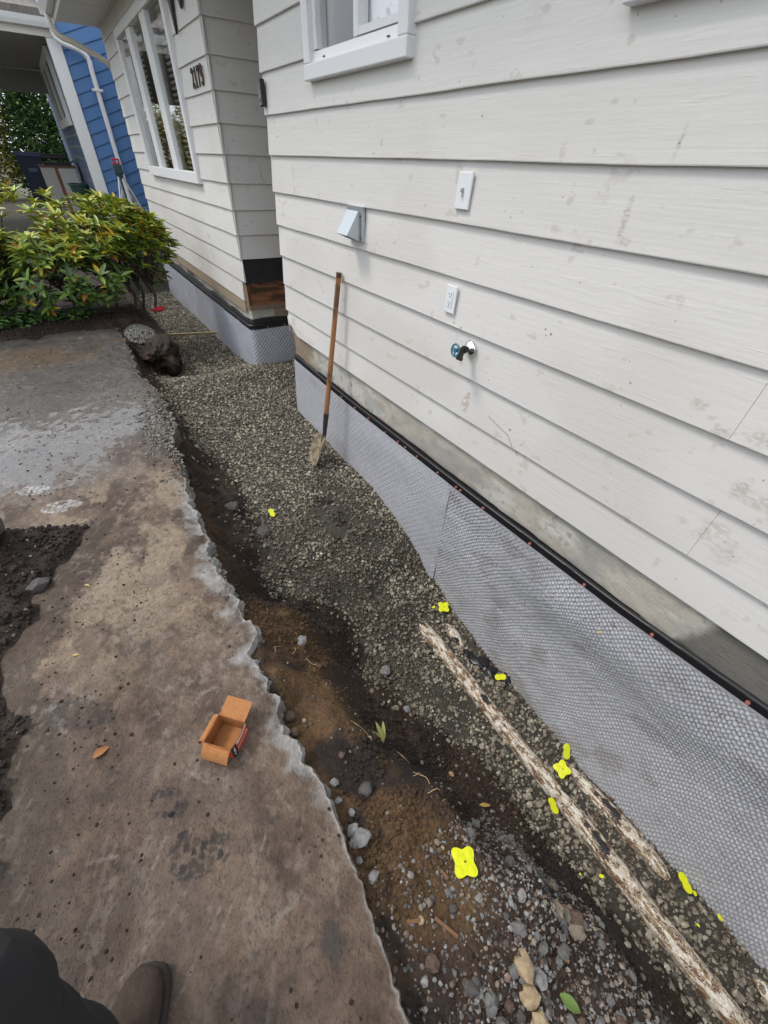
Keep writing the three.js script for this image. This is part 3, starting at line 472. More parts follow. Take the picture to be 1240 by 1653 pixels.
  for (const [i, [a, b]] of ps3.entries()) {
    mesh('pane', box(FX - .002, FX + .003, y0 + .1, y1 - .08, a, b), glassMat, fr);
    if (i !== 1) { const s = []; for (let k = 0; k < 27; k++) { const g = new THREE.BoxGeometry(.026, .0016, b - a + .04); g.rotateZ(-.55); g.translate(FX + .1, y0 + .12 + k * .046, (a + b) / 2); s.push(g); } mesh('blind', merge(s), M({ color: [.78, .78, .76], roughness: .6 }), fr); }
    else mesh('curtain', gridGeo(70, 4, (u, v) => [FX + .12 + .014 * Math.sin(u * 60), lerp(y0, y1, v), lerp(a - .05, b + .05, u)]), MM({ color: [.32, .32, .31], roughness: .95 }), fr);
  }
}
// eaves, gutter and roof
{
  const soffitMat = M({ color: [.62, .6, .56], roughness: .6 });
  const planks = [], sm = mesh('soffit', box(-.48, 0.0, 2.845, 2.86, -9.68, 3.4), soffitMat, house);
  for (let z = -9.6; z < 3; z += .42) mesh('soffit_panel', box(-.478, -.001, 2.836, 2.8445, z, z + .41), soffitMat, sm);
  mesh('fascia', rbox(-.505, -.482, 2.82, 3.02, -9.7, 3.4, .003), M({ color: [.66, .65, .62], roughness: .5 }), house);
  const gs = new THREE.Shape([[0, 0], [-.075, 0], [-.1, .045], [-.125, .09], [-.13, .125], [-.12, .125], [-.115, .1], [-.07, .008], [-.004, .008], [0, .13]].map(p => new THREE.Vector2(...p)));
  const gg = new THREE.ExtrudeGeometry(gs, { depth: 13.1, bevelEnabled: false }); gg.translate(-.508, 2.885, -9.7);
  mesh('gutter', merge([gg, box(-.635, -.508, 2.89, 3.0, -9.703, -9.7)]), M({ color: [.7, .7, .69], roughness: .4 }), house);
  const rs = new THREE.Shape([[-.56, 3.03], [4.3, 4.6], [4.3, 4.72], [-.56, 3.1]].map(p => new THREE.Vector2(...p))), rg = new THREE.ExtrudeGeometry(rs, { depth: 13.2, bevelEnabled: false }); rg.translate(0, 0, -9.75);
  const roof = mesh('roof', rg, M({ color: [.09, .085, .08], roughness: .95 }), house);
  mesh('gable', merge([box(.03, 4, 2.86, 3.1, -9.56, 3)]), soffitMat, house);
  mesh('ceiling', box(-.0, 4, 2.832, 2.858, -9.6, 3.1), soffitMat, house);
  mesh('downspout', tube([[-.565, 2.9, -9.58], [-.56, 2.78, -9.58], [-.5, 2.7, -9.58], [-.36, 2.66, -9.59], [-.05, 2.53, -9.6], [.05, 2.46, -9.62], [.1, 2.3, -9.64], [.1, .3, -9.64]], .036, 60, 10), M({ color: [.6, .57, .5], roughness: .5 }), house);
}

// termination bar, mastic, drainage sheets
const barY = curve([[-3.6, .078], [-2.6, .05], [-1.16, .05], [-.3, .066], [.25, .105], [.8, .13], [2.4, .14]]);
const plasticMat = M({ color: [.016, .016, .018], roughness: .38 });
const screwMat = M({ color: [.55, .2, .17], roughness: .4, metalness: .3 });
function stripGeo(z0, z1, n, prof, pos, caps = true) { return G(gridGeo(prof.length - 1, n, (u, v) => { const k = Math.round(u * (prof.length - 1)), s = lerp(z0, z1, v); return pos(s, prof[k][0], prof[k][1], k); })); }
{
  const pos = (s, d, y) => [.016 - d + .004 * (vn(s * 3, 1, 5) - .5), barY(s) + y + .006 * (fbm(s * 3.5, 2, 2, 3) - .5), s];
  const bar = tag(mesh('termination_bar', toCreasedNormals(stripGeo(-3.57, 1.6, 300, [[0, -.002], [.004, 0], [.0055, .054], [.01, .056], [.0125, .061], [.0115, .068], [.007, .0715], [-.004, .073]], pos), .6), plasticMat), 'black plastic strip screwed along the foundation under the outlet wall', 'edge strip');
  for (const [y, z] of [[.099, -3.45], [.099, -3.1], [.099, -2.709], [.101, -2.493], [.104, -2.298], [.089, -2.078], [.104, -1.92], [.101, -1.834], [.108, -1.707], [.112, -1.497], [.11, -1.328], [.107, -1.291], [.107, -1.105], [.115, -.776], [.136, -.464], [.14, -.154], [.154, .177]]) {
    const g = new THREE.CylinderGeometry(.0065, .0075, .006, 10); g.rotateZ(Math.PI / 2); g.translate(.009, Math.max(barY(z) + .018, Math.min(y - .012, barY(z) + .036)), z); mesh('screw', g, screwMat, bar);
  }
  const mas = toCreasedNormals(stripGeo(-3.57, 1.6, 420, [[0, .06], [.003, .075], [.002, .09], [-.012, 1]], (s, d, y, k) => [.026 - d, barY(s) + (k === 3 ? .086 + .075 * smooth(.3, .75, fbm(s * 2.1, 4, 4, 31)) * smooth(.2, -.6, s) + .012 * fbm(s * 20, 4, 3, 33) : y), s]), .6);
  tag(mesh('mastic_band', mas, M({ color: [.009, .009, .01], roughness: .55 })), 'uneven black mastic smeared above the strip below the outlet', 'sealant');
}
const clothTex = tex(512, 512, (u, v) => { const k = .84 + .16 * fbm(u * 24, v * 24, 4, 5, 24, 24) + .1 * (vn(u * 200, v * 60, 6, 200, 60) - .5); return [k, k, k]; });
function clothMat(c, rough = .62) { return MM({ color: c, map: clothTex, roughness: rough }); }
const crate = (a, b, p) => Math.cos(2 * Math.PI * a / p) * Math.cos(2 * Math.PI * b / p);
{ // near sheet: dimples showing through the film
  const z0 = -1.385, z1 = 1.55, n = 900, m = 330;
  const flare = z => smooth(-1.1, -.5, z);
  const g = gridGeo(n, m, (u, v) => {
    const z = lerp(z0, z1, u), yt = barY(z) + .03, yb = -.96, y = lerp(yt, yb, v), t = v, fl = flare(z);
    let x = .008 - .02 * t - fl * .045 * smooth(.76, 1, t) + fl * .036 * Math.sin(Math.PI * smooth(0, .9, t)) * smooth(.1, .4, t) + .045 * (fbm(z * 1.9, y * 2.0, 4, 421) - .5) * smooth(0, .2, t);
    x += .018 * smooth(.03, .0, z - z0) * 0;
    const zz = z + .03 * vn(z * 5, y * 5, 3), yy = y + .03 * vn(z * 5, y * 5, 9);
    const q1 = fbm(z * 4, y * 4, 3, 425), dm = (1.25 * crate(zz + yy * .12, yy, .026) + .5 * Math.cos(2 * Math.PI * ((zz + .004 * Math.sin(yy * 240)) / .013))) * (.45 + 1.1 * q1) + 1.1 * (vn(z * 55, y * 55, 426) - .5);
    return [x - .0031 * dm * smooth(0, .03, t) - .0015 * fbm(z * 60, y * 60, 2, 8) - .002 - .003 * smooth(.25, 0, u * 2), y, z];
  }, (u, v, q) => [q[2] / .5, q[1] / .5]);
  const filmMap = tex(1400, 560, (u, v) => { const z = lerp(z0, z1, u), y = .1 - v * 1.06; let k = .86 + .22 * (fbm(z * 9, y * 9, 4, 451) - .5) + .1 * (vn(z * 150, y * 150, 452) - .5); let c = [.385 * k, .39 * k, .412 * k]; const mud = smooth(.6, .76, fbm(z * 6, y * 8, 5, 453) + .12 * smooth(-.6, -.95, y)) * .55 + .8 * smooth(.88, .93, vn(z * 70, y * 70, 454)) * smooth(.5, .65, fbm(z * 3, y * 3, 3, 455)); c = mix3(c, [.14, .105, .08], .6 * clamp(mud)); return mix3(c, [.035, .028, .024], .85 * smooth(1, .5, Math.hypot((z - .76) / .05, (y + .62) / .03) + 1.2 * (fbm(z * 60, y * 60, 3, 456) - .5))); });
  { const t = g.attributes.uv, p = g.attributes.position; for (let i = 0; i < t.count; i++) t.setXY(i, (p.getZ(i) - z0) / (z1 - z0), (.1 - p.getY(i)) / 1.06); }
  tag(mesh('drainage_membrane', g, MM({ map: filmMap, roughness: .42, clearcoat: .5, clearcoatRoughness: .3 })), 'grey dimpled drainage membrane covering the deep foundation beside the pipes', 'membrane');
}
{ // middle sheet, fabric side out
  const z0 = -3.59, z1 = -1.36, n = 560, m = 210;
  const g = gridGeo(n, m, (u, v) => {
    const z = lerp(z0, z1, u), yt = barY(z) + .03, yb = Math.min(-.5, H(-.02, z) - .1), y = lerp(yt, yb, v);
    let x = .006 - .03 * v + .022 * (fbm(z * 2.2, y * 2.5, 3, 431) - .5) * smooth(0, .2, v);
    const q = .9 * crate(z + .03 * vn(z * 5, y * 5, 3), y + .03 * vn(z * 5, y * 5, 9), .026) * vn(z * 3, y * 3, 12) + .55 * Math.cos(2 * Math.PI * (z + .006 * vn(z * 14, y * 14, 3)) / .022) * (.6 + .6 * vn(z * 8, y * 20, 4)) + .7 * crate(z, y, .05) * vn(z * 6, y * 6, 7) + 1.5 * (fbm(z * 22, y * 12, 3, 433) - .5);
    return [x - .0022 * q * smooth(0, .05, v) - .003, y, z];
  }, (u, v, q) => [q[2] / .5, q[1] / .5]);
  tag(mesh('drainage_membrane', g, clothMat([.42, .425, .455], .55)), 'pale lavender fabric-faced membrane behind the shovel', 'membrane');
}
{ // sheet round the far block's corner
  const path = curve([[0, 0], [1.26, 1.26]]), L = 1.26 + 4.7; // s from inside the alcove, round the corner, along the front
  const at = s => { const r = .05, c = 1.24 - r; if (s < c) return [1.26 - s, 0, 1]; if (s < c + r * 1.57) { const a = (s - c) / r; return [1.26 - c - r * Math.sin(a), r * (1 - Math.cos(a)) * 1, 2, a]; } return [1.26 - c - r, r + (s - c - r * 1.57), 3]; };
  const g = gridGeo(900, 90, (u, v) => {
    const s = u * L, [ax, az] = at(s), z = FZ1 + .018 - az, x = ax - .018 + 0, yt = .085, yb = -.6, y = lerp(yt, yb, v);
    const o = .012 * v + .02 * (fbm(s * 2, y * 3, 3, 441) - .5) * smooth(0, .3, v) + .0042 * (crate(s + .03 * vn(s * 4, y * 4, 5), y, .042) * (.5 + vn(s * 5, y * 5, 6)) + .8 * (fbm(s * 18, y * 18, 3, 7) - .5)), side = smooth(1.15, 1.27, s);
    return [x - o * side, y, z + o * (1 - side)];
  }, (u, v) => [u * L / .5, v]);
  tag(mesh('drainage_membrane', g, clothMat([.42, .43, .48])), 'grey membrane wrapped round the corner below the house number', 'membrane');
  const pr = [[0, -.0], [.005, 0], [.006, .03], [.014, .036], [.015, .044], [.006, .05], [-.012, .052]];
  const bar = toCreasedNormals(stripGeo(0, L, 420, pr, (s, d, y) => { const [ax, az] = at(s), side = smooth(1.16, 1.26, s); return [ax - .02 - d * side, .05 + y + .012 * side * (fbm(s * 2.4, 1, 3, 7) - .5), FZ1 + .02 - az + d * (1 - side)]; }), .6);
  const b2 = tag(mesh('termination_bar', bar, plasticMat), 'black plastic strip round the far corner below the house number', 'edge strip');
  for (const s of [.85, 1.05, 1.6, 2.2, 2.9, 3.6]) { const [ax, az] = at(s), side = s > 1.25; const c = new THREE.CylinderGeometry(.007, .008, .007, 10); if (side) { c.rotateZ(Math.PI / 2); c.translate(ax - .03, .065, FZ1 + .02 - az); } else { c.rotateX(Math.PI / 2); c.translate(ax - .02, .065, FZ1 + .029); } mesh('screw', c, screwMat, b2); }
  const mas = toCreasedNormals(stripGeo(0, L, 420, [[.002, .04], [.004, .055], [.002, .07], [-.014, 1]], (s, d, y, k) => { const [ax, az] = at(s), side = smooth(1.16, 1.26, s); const yy = k === 3 ? .13 + .05 * fbm(s * 5, 3, 3, 41) : .05 + y; return [ax - .012 - d * side, yy, FZ1 + .008 - az + d * (1 - side)]; }), .6);
  tag(mesh('mastic_band', mas, M({ color: [.009, .009, .01], roughness: .55 })), 'black mastic smeared round the far corner of the foundation', 'sealant');
}

// ---------------------------------------------------------------- fixtures on the wall
const galv = M({ color: [.5, .54, .57], roughness: .38, metalness: .75 });
const chrome = M({ color: [.75, .75, .76], roughness: .16, metalness: 1 });
const plateMat = M({ color: [.74, .76, .78], roughness: .28 });
{
  const t = thing('vent_hood', 'galvanized metal exhaust vent hood on the siding above the shovel', 'vent', [-.012, 1.24, -2.42]);
  mesh('back_plate', rbox(-.004, .016, -.078, .082, -.078, .082, .001), galv, t);
  const P = [[-.016, .062], [-.088, -.045], [-.082, -.05], [-.012, .052]], z0 = -.058, z1 = .062;
  const hood = new THREE.ExtrudeGeometry(new THREE.Shape(P.map(p => new THREE.Vector2(...p))), { depth: z1 - z0, bevelEnabled: false }); hood.translate(0, 0, z0);
  const cheek = z => { const g = new THREE.ExtrudeGeometry(new THREE.Shape([[-.006, .06], [-.018, .06], [-.086, -.046], [-.02, -.072], [-.006, -.072]].map(p => new THREE.Vector2(...p))), { depth: .0015, bevelEnabled: false }); g.translate(0, 0, z); return g; };
  mesh('hood', merge([hood, cheek(z0 - .0015), cheek(z1)]), galv, t);
  mesh('flap', beamBox([-.018, -.06, z0 + .002], [-.018, -.06, z1 - .002], .05, .002), M({ color: [.2, .21, .22], roughness: .5, metalness: .6 }), t);
  for (const y of [.04, -.06]) mesh('screw', rod([-.004, y, .073], [-.008, y, .073], .003), darkMetal, t);
}
{
  const t = thing('switch_plate', 'blank white switch plate with a broken toggle stub, above the outlet', 'switch plate', [-.001, 1.4285, -1.5625]);
  const sh = new THREE.Shape(); sh.moveTo(-.038, -.0565); sh.lineTo(.038, -.0565); sh.lineTo(.038, .0565); sh.lineTo(-.038, .0565); sh.closePath();
  const g = new THREE.ExtrudeGeometry(sh, { depth: .003, bevelEnabled: true, bevelThickness: .0035, bevelSize: .0035, bevelSegments: 3 }); g.rotateY(-Math.PI / 2); mesh('plate', g, plateMat, t);
  mesh('toggle_slot', rbox(-.0078, -.005, -.012, .012, -.005, .005, .0006), M({ color: [.5, .5, .5], roughness: .5 }), t);
  mesh('toggle_stub', merge([rbox(-.017, -.006, -.004, .009, -.008, .004, .003), rod([-.012, -.012, .001], [-.012, -.02, .003], .003)]), M({ color: [.38, .38, .37], roughness: .6 }), t);
  for (const y of [.03, -.03]) mesh('screw', rod([-.006, y, 0], [-.0075, y, 0], .003), plateMat, t);
  t.rotation.z = -.06;
}
{
  const t = thing('wall_outlet', 'white duplex electrical outlet on the siding beside the water tap', 'outlet', [-.002, 1.033, -1.559]);
  const sh = new THREE.Shape(); sh.moveTo(-.032, -.054); sh.lineTo(.032, -.054); sh.lineTo(.032, .054); sh.lineTo(-.032, .054); sh.closePath();
  const g = new THREE.ExtrudeGeometry(sh, { depth: .003, bevelEnabled: true, bevelThickness: .003, bevelSize: .003, bevelSegments: 3 }); g.rotateY(-Math.PI / 2); mesh('plate', g, plateMat, t);
  mesh('seam', box(-.0066, -.004, -.0345, .0345, -.0178, .0178), M({ color: [.3, .3, .3] }), t);
  const rec = mesh('receptacle', rbox(-.0085, -.003, -.0335, .0335, -.0168, .0168, .001), plateMat, t);
  for (const y of [.018, -.018]) { for (const z of [-.0065, .0065]) mesh('slot', box(-.0092, -.006, y - .001, y + .008, z - .0012, z + .0012), blackMat, rec); mesh('ground_hole', rod([-.006, y - .007, 0], [-.0092, y - .007, 0], .0027), blackMat, rec); }
  t.rotation.z = -.06;
}
{
  const t = thing('water_tap', 'dark bronze hose tap with blue handle and chrome flange', 'tap', [0, .862, -1.384]);
  const br = M({ color: [.06, .05, .042], roughness: .42, metalness: .8 });
  const lat = new THREE.LatheGeometry([[0, .002], [.034, .002], [.035, .006], [.03, .012], [.017, .02], [.013, .026], [.0, .027]].map(p => new THREE.Vector2(...p)), 28); lat.rotateZ(Math.PI / 2); mesh('flange', lat, chrome, t);
  mesh('body', merge([rod([-.012, 0, 0], [-.07, .002, 0], .0125, .0115, 14), rod([-.035, 0, 0], [-.048, 0, 0], .018, .018, 6), rod([-.05, .0, 0], [-.062, -.034, 0], .0125, .013, 14), rod([-.06, -.03, 0], [-.065, -.044, 0], .0165, .0165, 14), rod([-.066, .002, 0], [-.092, .006, 0], .0105, .0085, 10)]), br, t);
  const w = new THREE.TorusGeometry(.024, .0045, 8, 26); w.scale(1, 1.08, 1); const sp = []; for (let k = 0; k < 3; k++) sp.push(rod([0, 0, 0], [.024 * Math.cos(k * 2.094 + .5), .024 * Math.sin(k * 2.094 + .5), 0], .004)); const hub = new THREE.CylinderGeometry(.009, .009, .012, 12); hub.rotateX(Math.PI / 2);
  const hg = merge([w, ...sp, hub]); hg.rotateY(Math.PI / 2); hg.rotateZ(-.1); hg.translate(-.096, .006, 0); mesh('handle', hg, M({ color: [.05, .19, .27], roughness: .4, metalness: .3 }), t);
}
{
  const t = thing('doorbell', 'slim black doorbell camera at the corner board of the entry', 'doorbell', [-.004, 1.826, -3.592]);
  mesh('housing', rbox(-.026, .006, -.064, .064, -.024, .024, .008, 3), blackMat, t); mesh('face', rbox(-.029, -.024, -.058, .058, -.019, .019, .002), M({ color: [.16, .165, .17], roughness: .2, metalness: .5 }), t);
  mesh('button', rod([-.028, -.036, 0], [-.031, -.036, 0], .011), M({ color: [.06, .06, .065], roughness: .3 }), t);
}
{ // house number
  const { FontLoader } = await import('three/addons/loaders/FontLoader.js'); const { TextGeometry } = await import('three/addons/geometries/TextGeometry.js');
  const font = await new FontLoader().loadAsync('fonts/droid/droid_serif_regular.typeface.json'), mt = M({ color: [.075, .05, .04], roughness: .45, metalness: .5 });
  [['2', 2.085], ['1', 2.08], ['7', 2.078], ['9', 2.076]].forEach(([c], i) => {
    const g = new TextGeometry(c, { font, size: .118, depth: .008, curveSegments: 5, bevelEnabled: true, bevelThickness: .0015, bevelSize: .0012, bevelSegments: 1 }); g.computeBoundingBox(); g.translate(-g.boundingBox.min.x, -g.boundingBox.min.y, 0); g.scale(.82, 1.05, 1); g.rotateY(-Math.PI / 2);
    const o = mesh('house_number', g, mt); o.position.set(FX - .002, 1.955 + .0 * i, -5.285 + i * .093); tag(o, `dark brown metal house number ${c} on the siding by the corner`, 'house number', 'house number digits');
  });
}
{ // cut-iron animal on the wall above the number
  const s = new THREE.Shape(); s.moveTo(-.02, .12); s.bezierCurveTo(.0, .02, .03, -.1, .055, -.13); s.bezierCurveTo(.07, -.1, .055, 0, .085, .06); s.bezierCurveTo(.15, .11, .22, .11, .27, .06); s.bezierCurveTo(.3, .03, .32, -.02, .34, -.03); s.bezierCurveTo(.37, -.02, .36, .03, .39, .03); s.bezierCurveTo(.43, .1, .4, .2, .37, .26); s.bezierCurveTo(.3, .33, .1, .34, .02, .36); s.bezierCurveTo(-.02, .46, -.1, .45, -.11, .39); s.bezierCurveTo(-.06, .36, -.06, .22, -.02, .12);
  const g = new THREE.ExtrudeGeometry(s, { depth: .012, bevelEnabled: true, bevelThickness: .003, bevelSize: .003, bevelSegments: 2 }); g.rotateY(-Math.PI / 2);
  const o = mesh('wall_ornament', g, blackMat); o.position.set(FX - .006, 2.43, -5.52); tag(o, 'black cut-metal animal figure hung above the house number', 'ornament');
}
{
  const t = thing('meter_box', 'small grey metal box low on the siding behind the shrub', 'metal box', [FX - .01, .49, -8.62]);
  mesh('case', rbox(-.035, .0, -.12, .12, -.1, .1, .006), galv, t); mesh('cover', rbox(-.043, -.035, -.1, .1, -.08, .08, .004), galv, t);
}

// ---------------------------------------------------------------- things in the trench
{ // shovel
  const T = V(-.024, .955, -2.61), B = V(-.155, -.215, -2.715), tip = V(-.288, -.462, -2.668);
  const t = thing('shovel', 'long wooden-handled digging shovel leaning against the siding, blade in gravel', 'shovel');
  const woodT = tex(128, 1024, (u, v) => { const g = fbm(u * 10, v * 18, 4, 5, 10, 18), k = fbm(u * 3, v * 9, 3, 6, 3, 9); let c = mul3([.34, .155, .062], .55 + .8 * g); return mix3(c, [.09, .045, .025], .8 * smooth(.52, .68, k)); });
  const dir = B.clone().sub(T).normalize(), fer = T.clone().addScaledVector(dir, .985);
  const hg = rod(T.toArray(), fer.toArray(), .0165, .0195, 20), cap = new THREE.SphereGeometry(.0165, 16, 10); cap.translate(T.x, T.y, T.z);
  const h = mesh('handle', merge([hg, cap]), M({ map: woodT, roughness: .5 }), t);
  const cg = rod(T.clone().addScaledVector(dir, -.014).toArray(), T.clone().addScaledVector(dir, .014).toArray(), .0175, .0175, 18); mesh('grip_end', cg, M({ color: [.07, .03, .018], roughness: .6 }), h);
  const steel = M({ color: [.075, .065, .055], roughness: .5, metalness: .6 });
  const s1 = fer.clone().addScaledVector(dir, .13);
  mesh('ferrule', merge([rod(fer.clone().addScaledVector(dir, -.01).toArray(), s1.toArray(), .0215, .018, 18), tube([s1.clone().addScaledVector(dir, -.02).toArray(), s1.toArray(), B.clone().addScaledVector(dir, .0).toArray(), B.clone().lerp(tip, .2).toArray()], .016, 16, 12)]), steel, t);
  const a = tip.clone().sub(B).normalize(), w = V(-.16, 0, 1).addScaledVector(a, -a.dot(V(-.16, 0, 1))).normalize(), n = a.clone().cross(w).normalize(), L = tip.distanceTo(B);
  const face = o => gridGeo(20, 26, (u, v) => { const x = u * 2 - 1, hw = .1 * (v < .06 ? .82 + 3 * v : v < .55 ? 1 : Math.pow(Math.max(0, 1 - Math.pow((v - .55) / .45, 1.9)), .62)), p = B.clone().addScaledVector(a, v * L).addScaledVector(w, x * hw).addScaledVector(n, .03 * x * x * (1 - .4 * v) + .012 * Math.sin(v * 3) + o); return [p.x, p.y, p.z]; });
  const bt = tex(256, 256, (u, v) => { const k = fbm(u * 6, v * 10, 4, 9), s = fbm(u * 20, v * 20, 3, 10); return mix3([.26, .215, .145], [.13, .09, .055], smooth(.45, .6, k * .7 + s * .3)); });
  mesh('blade', merge([face(0), face(.0028)].map(G)), MM({ map: bt, roughness: .7 }), t);
}
// old drain pipes with flaking coat
const pipeTex = tex(256, 2048, (u, v) => {
  const a = u * 8, z = v * 60, n = fbm(a * 2.4, z * 2.2, 5, 51, 19, 0), m = fbm(a * 9, z * 7, 3, 53, 72, 0), big = fbm(a * .5 + 3, z * .35, 3, 55), st = fbm(a * 5, z * 1.4, 4, 58, 40, 0);
  const m2 = fbm(a * 18, z * 13, 3, 59, 144, 0); let c = mix3([.5, .43, .33], [.66, .64, .58], smooth(.4, .65, m)); c = mix3(c, [.26, .165, .085], smooth(.47, .55, .4 * n + .35 * st + .25 * m2)); c = mix3(c, [.08, .048, .03], smooth(.545, .6, .4 * n + .25 * m + .35 * m2)); c = mix3(c, [.022, .018, .022], smooth(.7, .74, big + .22 * (m - .5) + .16 * (n - .5)));
  return c;
});
const pipeBump = tex(256, 1024, (u, v) => { const a = u * 8, z = v * 60; return smooth(.44, .56, fbm(a * 2.4, z * 2.2, 5, 51, 19, 0)) * -.7 + .7 + .25 * fbm(a * 16, z * 12, 2, 57); }, false);
const pipeMat = M({ map: pipeTex, bumpMap: pipeBump, bumpScale: .004, roughness: .7 });
function pipe(pts, r, n = 260) { const g = tube(pts, r, n, 30), t = g.attributes.uv, p = g.attributes.position, nm = g.attributes.normal; for (let i = 0; i < p.count; i++) t.setXY(i, t.getY(i), t.getX(i)); for (let i = 0; i < p.count; i++) { const k = .006 * (fbm(p.getX(i) * 30, p.getZ(i) * 12, 3, 61) - .5); p.setXYZ(i, p.getX(i) + nm.getX(i) * k, p.getY(i) + nm.getY(i) * k, p.getZ(i) + nm.getZ(i) * k); } return g; }
tag(mesh('drain_pipe', pipe([[-.245, -.965, -1.3], [-.252, -.895, -1.12], [-.262, -.878, -.8], [-.275, -.88, -.27], [-.278, -.88, .12], [-.295, -.88, .44], [-.305, -.88, .8], [-.32, -.885, 1.9]], .045), pipeMat), 'long old drain pipe with flaking white coat lying in the trench', 'pipe');
{
  const pts = []; const exp = curve([[-1.3, -.08], [-1.12, -.02], [-1.05, .022], [-.93, .018], [-.85, -.03], [-.62, -.02], [-.5, .004], [-.38, -.015], [-.12, -.012], [0, .02], [.2, .03], [.42, .024], [.52, -.02], [.75, -.02], [.86, .018], [1.4, .02], [2, 0]]);
  for (let z = -1.3; z < 1.9; z += .1) pts.push([-.115 + .006 * Math.sin(z * 3), H(-.115, z) + exp(z) - .042, z]);
  const g = pipe(pts, .042, 260); tag(mesh('drain_pipe', g, pipeMat), 'thinner drain pipe mostly buried in gravel beside the membrane', 'pipe');
}
// yellow plastic washers
const yellow = M({ map: tex(128, 128, (u, v) => mix3([.66, .69, .012], [.34, .32, .02], .5 * smooth(.62, .85, fbm(u * 7, v * 7, 5, 5, 7, 7)))), roughness: .4 });
yellow.map.repeat.set(12, 12);
function capShape(half) { const s = new THREE.Shape(), N = 72; for (let i = 0; i <= N; i++) { const a = i / N * 6.2832, c = half ? Math.cos(a) : Math.cos(2 * a), r = .043 * ((half ? .4 : .66) + (half ? .6 : .34) * (half ? c * c : Math.pow(.5 + .5 * Math.cos(4 * a), 1.1))) * (half ? .95 : 1); s[i ? 'lineTo' : 'moveTo'](r * Math.cos(a), r * Math.sin(a)); } return s; }
function domes(list, z) { return list.map(([x, y, r]) => { const g = new THREE.LatheGeometry([[r, 0], [r * .9, .0008], [r * .5, .0013], [0, .0014]].reverse().map(p => new THREE.Vector2(...p)), 16); g.rotateX(Math.PI / 2); g.translate(x, y, z); return g; }); }
const capGeo = h => { const g = new THREE.ExtrudeGeometry(capShape(h), { depth: .0025, bevelEnabled: true, bevelThickness: .0012, bevelSize: .0012, bevelSegments: 2, curveSegments: 4 }); g.rotateX(-Math.PI / 2); return g; };
const domeGeo = h => { const g = merge(domes(h ? [[.026, 0, .01], [-.026, 0, .01]] : [[.027, 0, .0105], [-.027, 0, .0105], [0, .027, .0105], [0, -.027, .0105], [0, 0, .0095]], .0036)); g.rotateX(-Math.PI / 2); return g; };
const C4 = capGeo(false), C2 = capGeo(true), D4 = domeGeo(false), D2 = domeGeo(true), pin = rod([0, .003, 0], [0, .0085, 0], .0022);
for (const [x, z, half, turn, tx, tz, k, dy, label] of [
  [-1.03, -.048, 0, .3, .12, -.2, 1.0, .03, 'large bright yellow four-lobed plastic washer on the stony soil mound'],
  [-.07, -1.166, 0, .2, .1, .1, .98, .028, 'yellow four-lobed plastic washer at the far end of the buried pipe'],
  [-.175, -.07, 0, .6, -.2, .3, .95, .034, 'muddy yellow plastic washer between the two pipes'],
  [-.352, .01, 1, .9, .3, -.5, .95, .05, 'yellow plastic washer wedged against the soil side of the long pipe'],
  [-.085, -.6, 1, -.5, .3, .2, .9, .026, 'yellow two-lobed plastic washer between membrane and black scraps'],
  [-.085, -.112, 1, .9, .3, .35, 1.0, .034, 'yellow plastic washer leaning on the foot of the membrane past the buried pipe'],
  [-.085, .515, 1, 1.0, .3, -.3, .95, .034, 'bent yellow plastic washer at the membrane foot near the pipe stub'],
  [-.81, -2.3, 1, 1.5, .2, .1, .95, .014, 'lone yellow plastic washer out on the open gravel beyond the mound']]) {
  const t = thing('plastic_washer', label, 'plastic washer', [x, H(x, z) + dy, z], 'yellow plastic washers');
  mesh('plate', half ? C2 : C4, yellow, t); mesh('dimples', half ? D2 : D4, yellow, t); if (!half) mesh('pin_hole', pin, blackMat, t); t.rotation.set(tx, turn, tz); t.scale.setScalar(half ? k * .92 : k * 1.06);
}
{ // small yellow scraps
  const sh = new THREE.Shape(); sh.moveTo(-.012, -.006); sh.quadraticCurveTo(0, -.012, .013, -.004); sh.quadraticCurveTo(.012, .008, 0, .007); sh.quadraticCurveTo(-.012, .01, -.012, -.006); const g = new THREE.ExtrudeGeometry(sh, { depth: .002, bevelEnabled: true, bevelSize: .0008, bevelThickness: .0008, bevelSegments: 1 }); g.rotateX(-Math.PI / 2);
  for (const [x, z, k] of [[-.13, -1.2, 1], [-.075, .56, .8], [-.06, .66, 1], [-.37, .3, .8], [-.47, .24, .6], [-.16, .62, .5]]) { const o = tag(mesh('plastic_scrap', g, yellow), 'small yellow plastic scrap on the gravel near the pipes', 'scrap', 'yellow plastic scraps'); o.position.set(x, H(x, z) + .017, z); o.rotation.set(R(-.3, .3), R(0, 6), R(-.3, .3)); o.scale.setScalar(k); }
}
{ // black torn sheet scraps on the buried pipe
  for (const [x, z, s] of [[-.13, -.83, .035], [-.11, -.75, .045], [-.1, -.66, .04], [-.05, -.58, .035], [-.13, -.95, .025], [-.305, -.98, .03]]) { const g = softStone(70 + Math.round(z * 100), .3, .6); const o = tag(mesh('sheet_scrap', g, M({ color: [.012, .011, .014], roughness: .35 })), 'torn glossy black scrap lying on the gravel by the buried pipe', 'scrap', 'black scraps'); o.position.set(x, H(x, z) + .012, z); o.scale.setScalar(s); o.rotation.y = z * 9; }
}
{ // mark sprayed on the membrane
  const o = tag(mesh('leaf', softStone(5, .5, .3), M({ color: [.7, .42, .04], roughness: .7 })), 'tiny yellow leaf scrap stuck to the dimpled membrane', 'leaf'); o.scale.set(.004, .012, .008); o.position.set(-.008, -.06, -.31);
  const p = tag(mesh('leaf', softStone(6, .5, .3), M({ color: [.75, .62, .05], roughness: .7 })), 'small yellow leaf stuck to the far corner membrane', 'leaf'); p.scale.set(.004, .03, .02); p.position.set(-.015, -.14, -6.0);
}
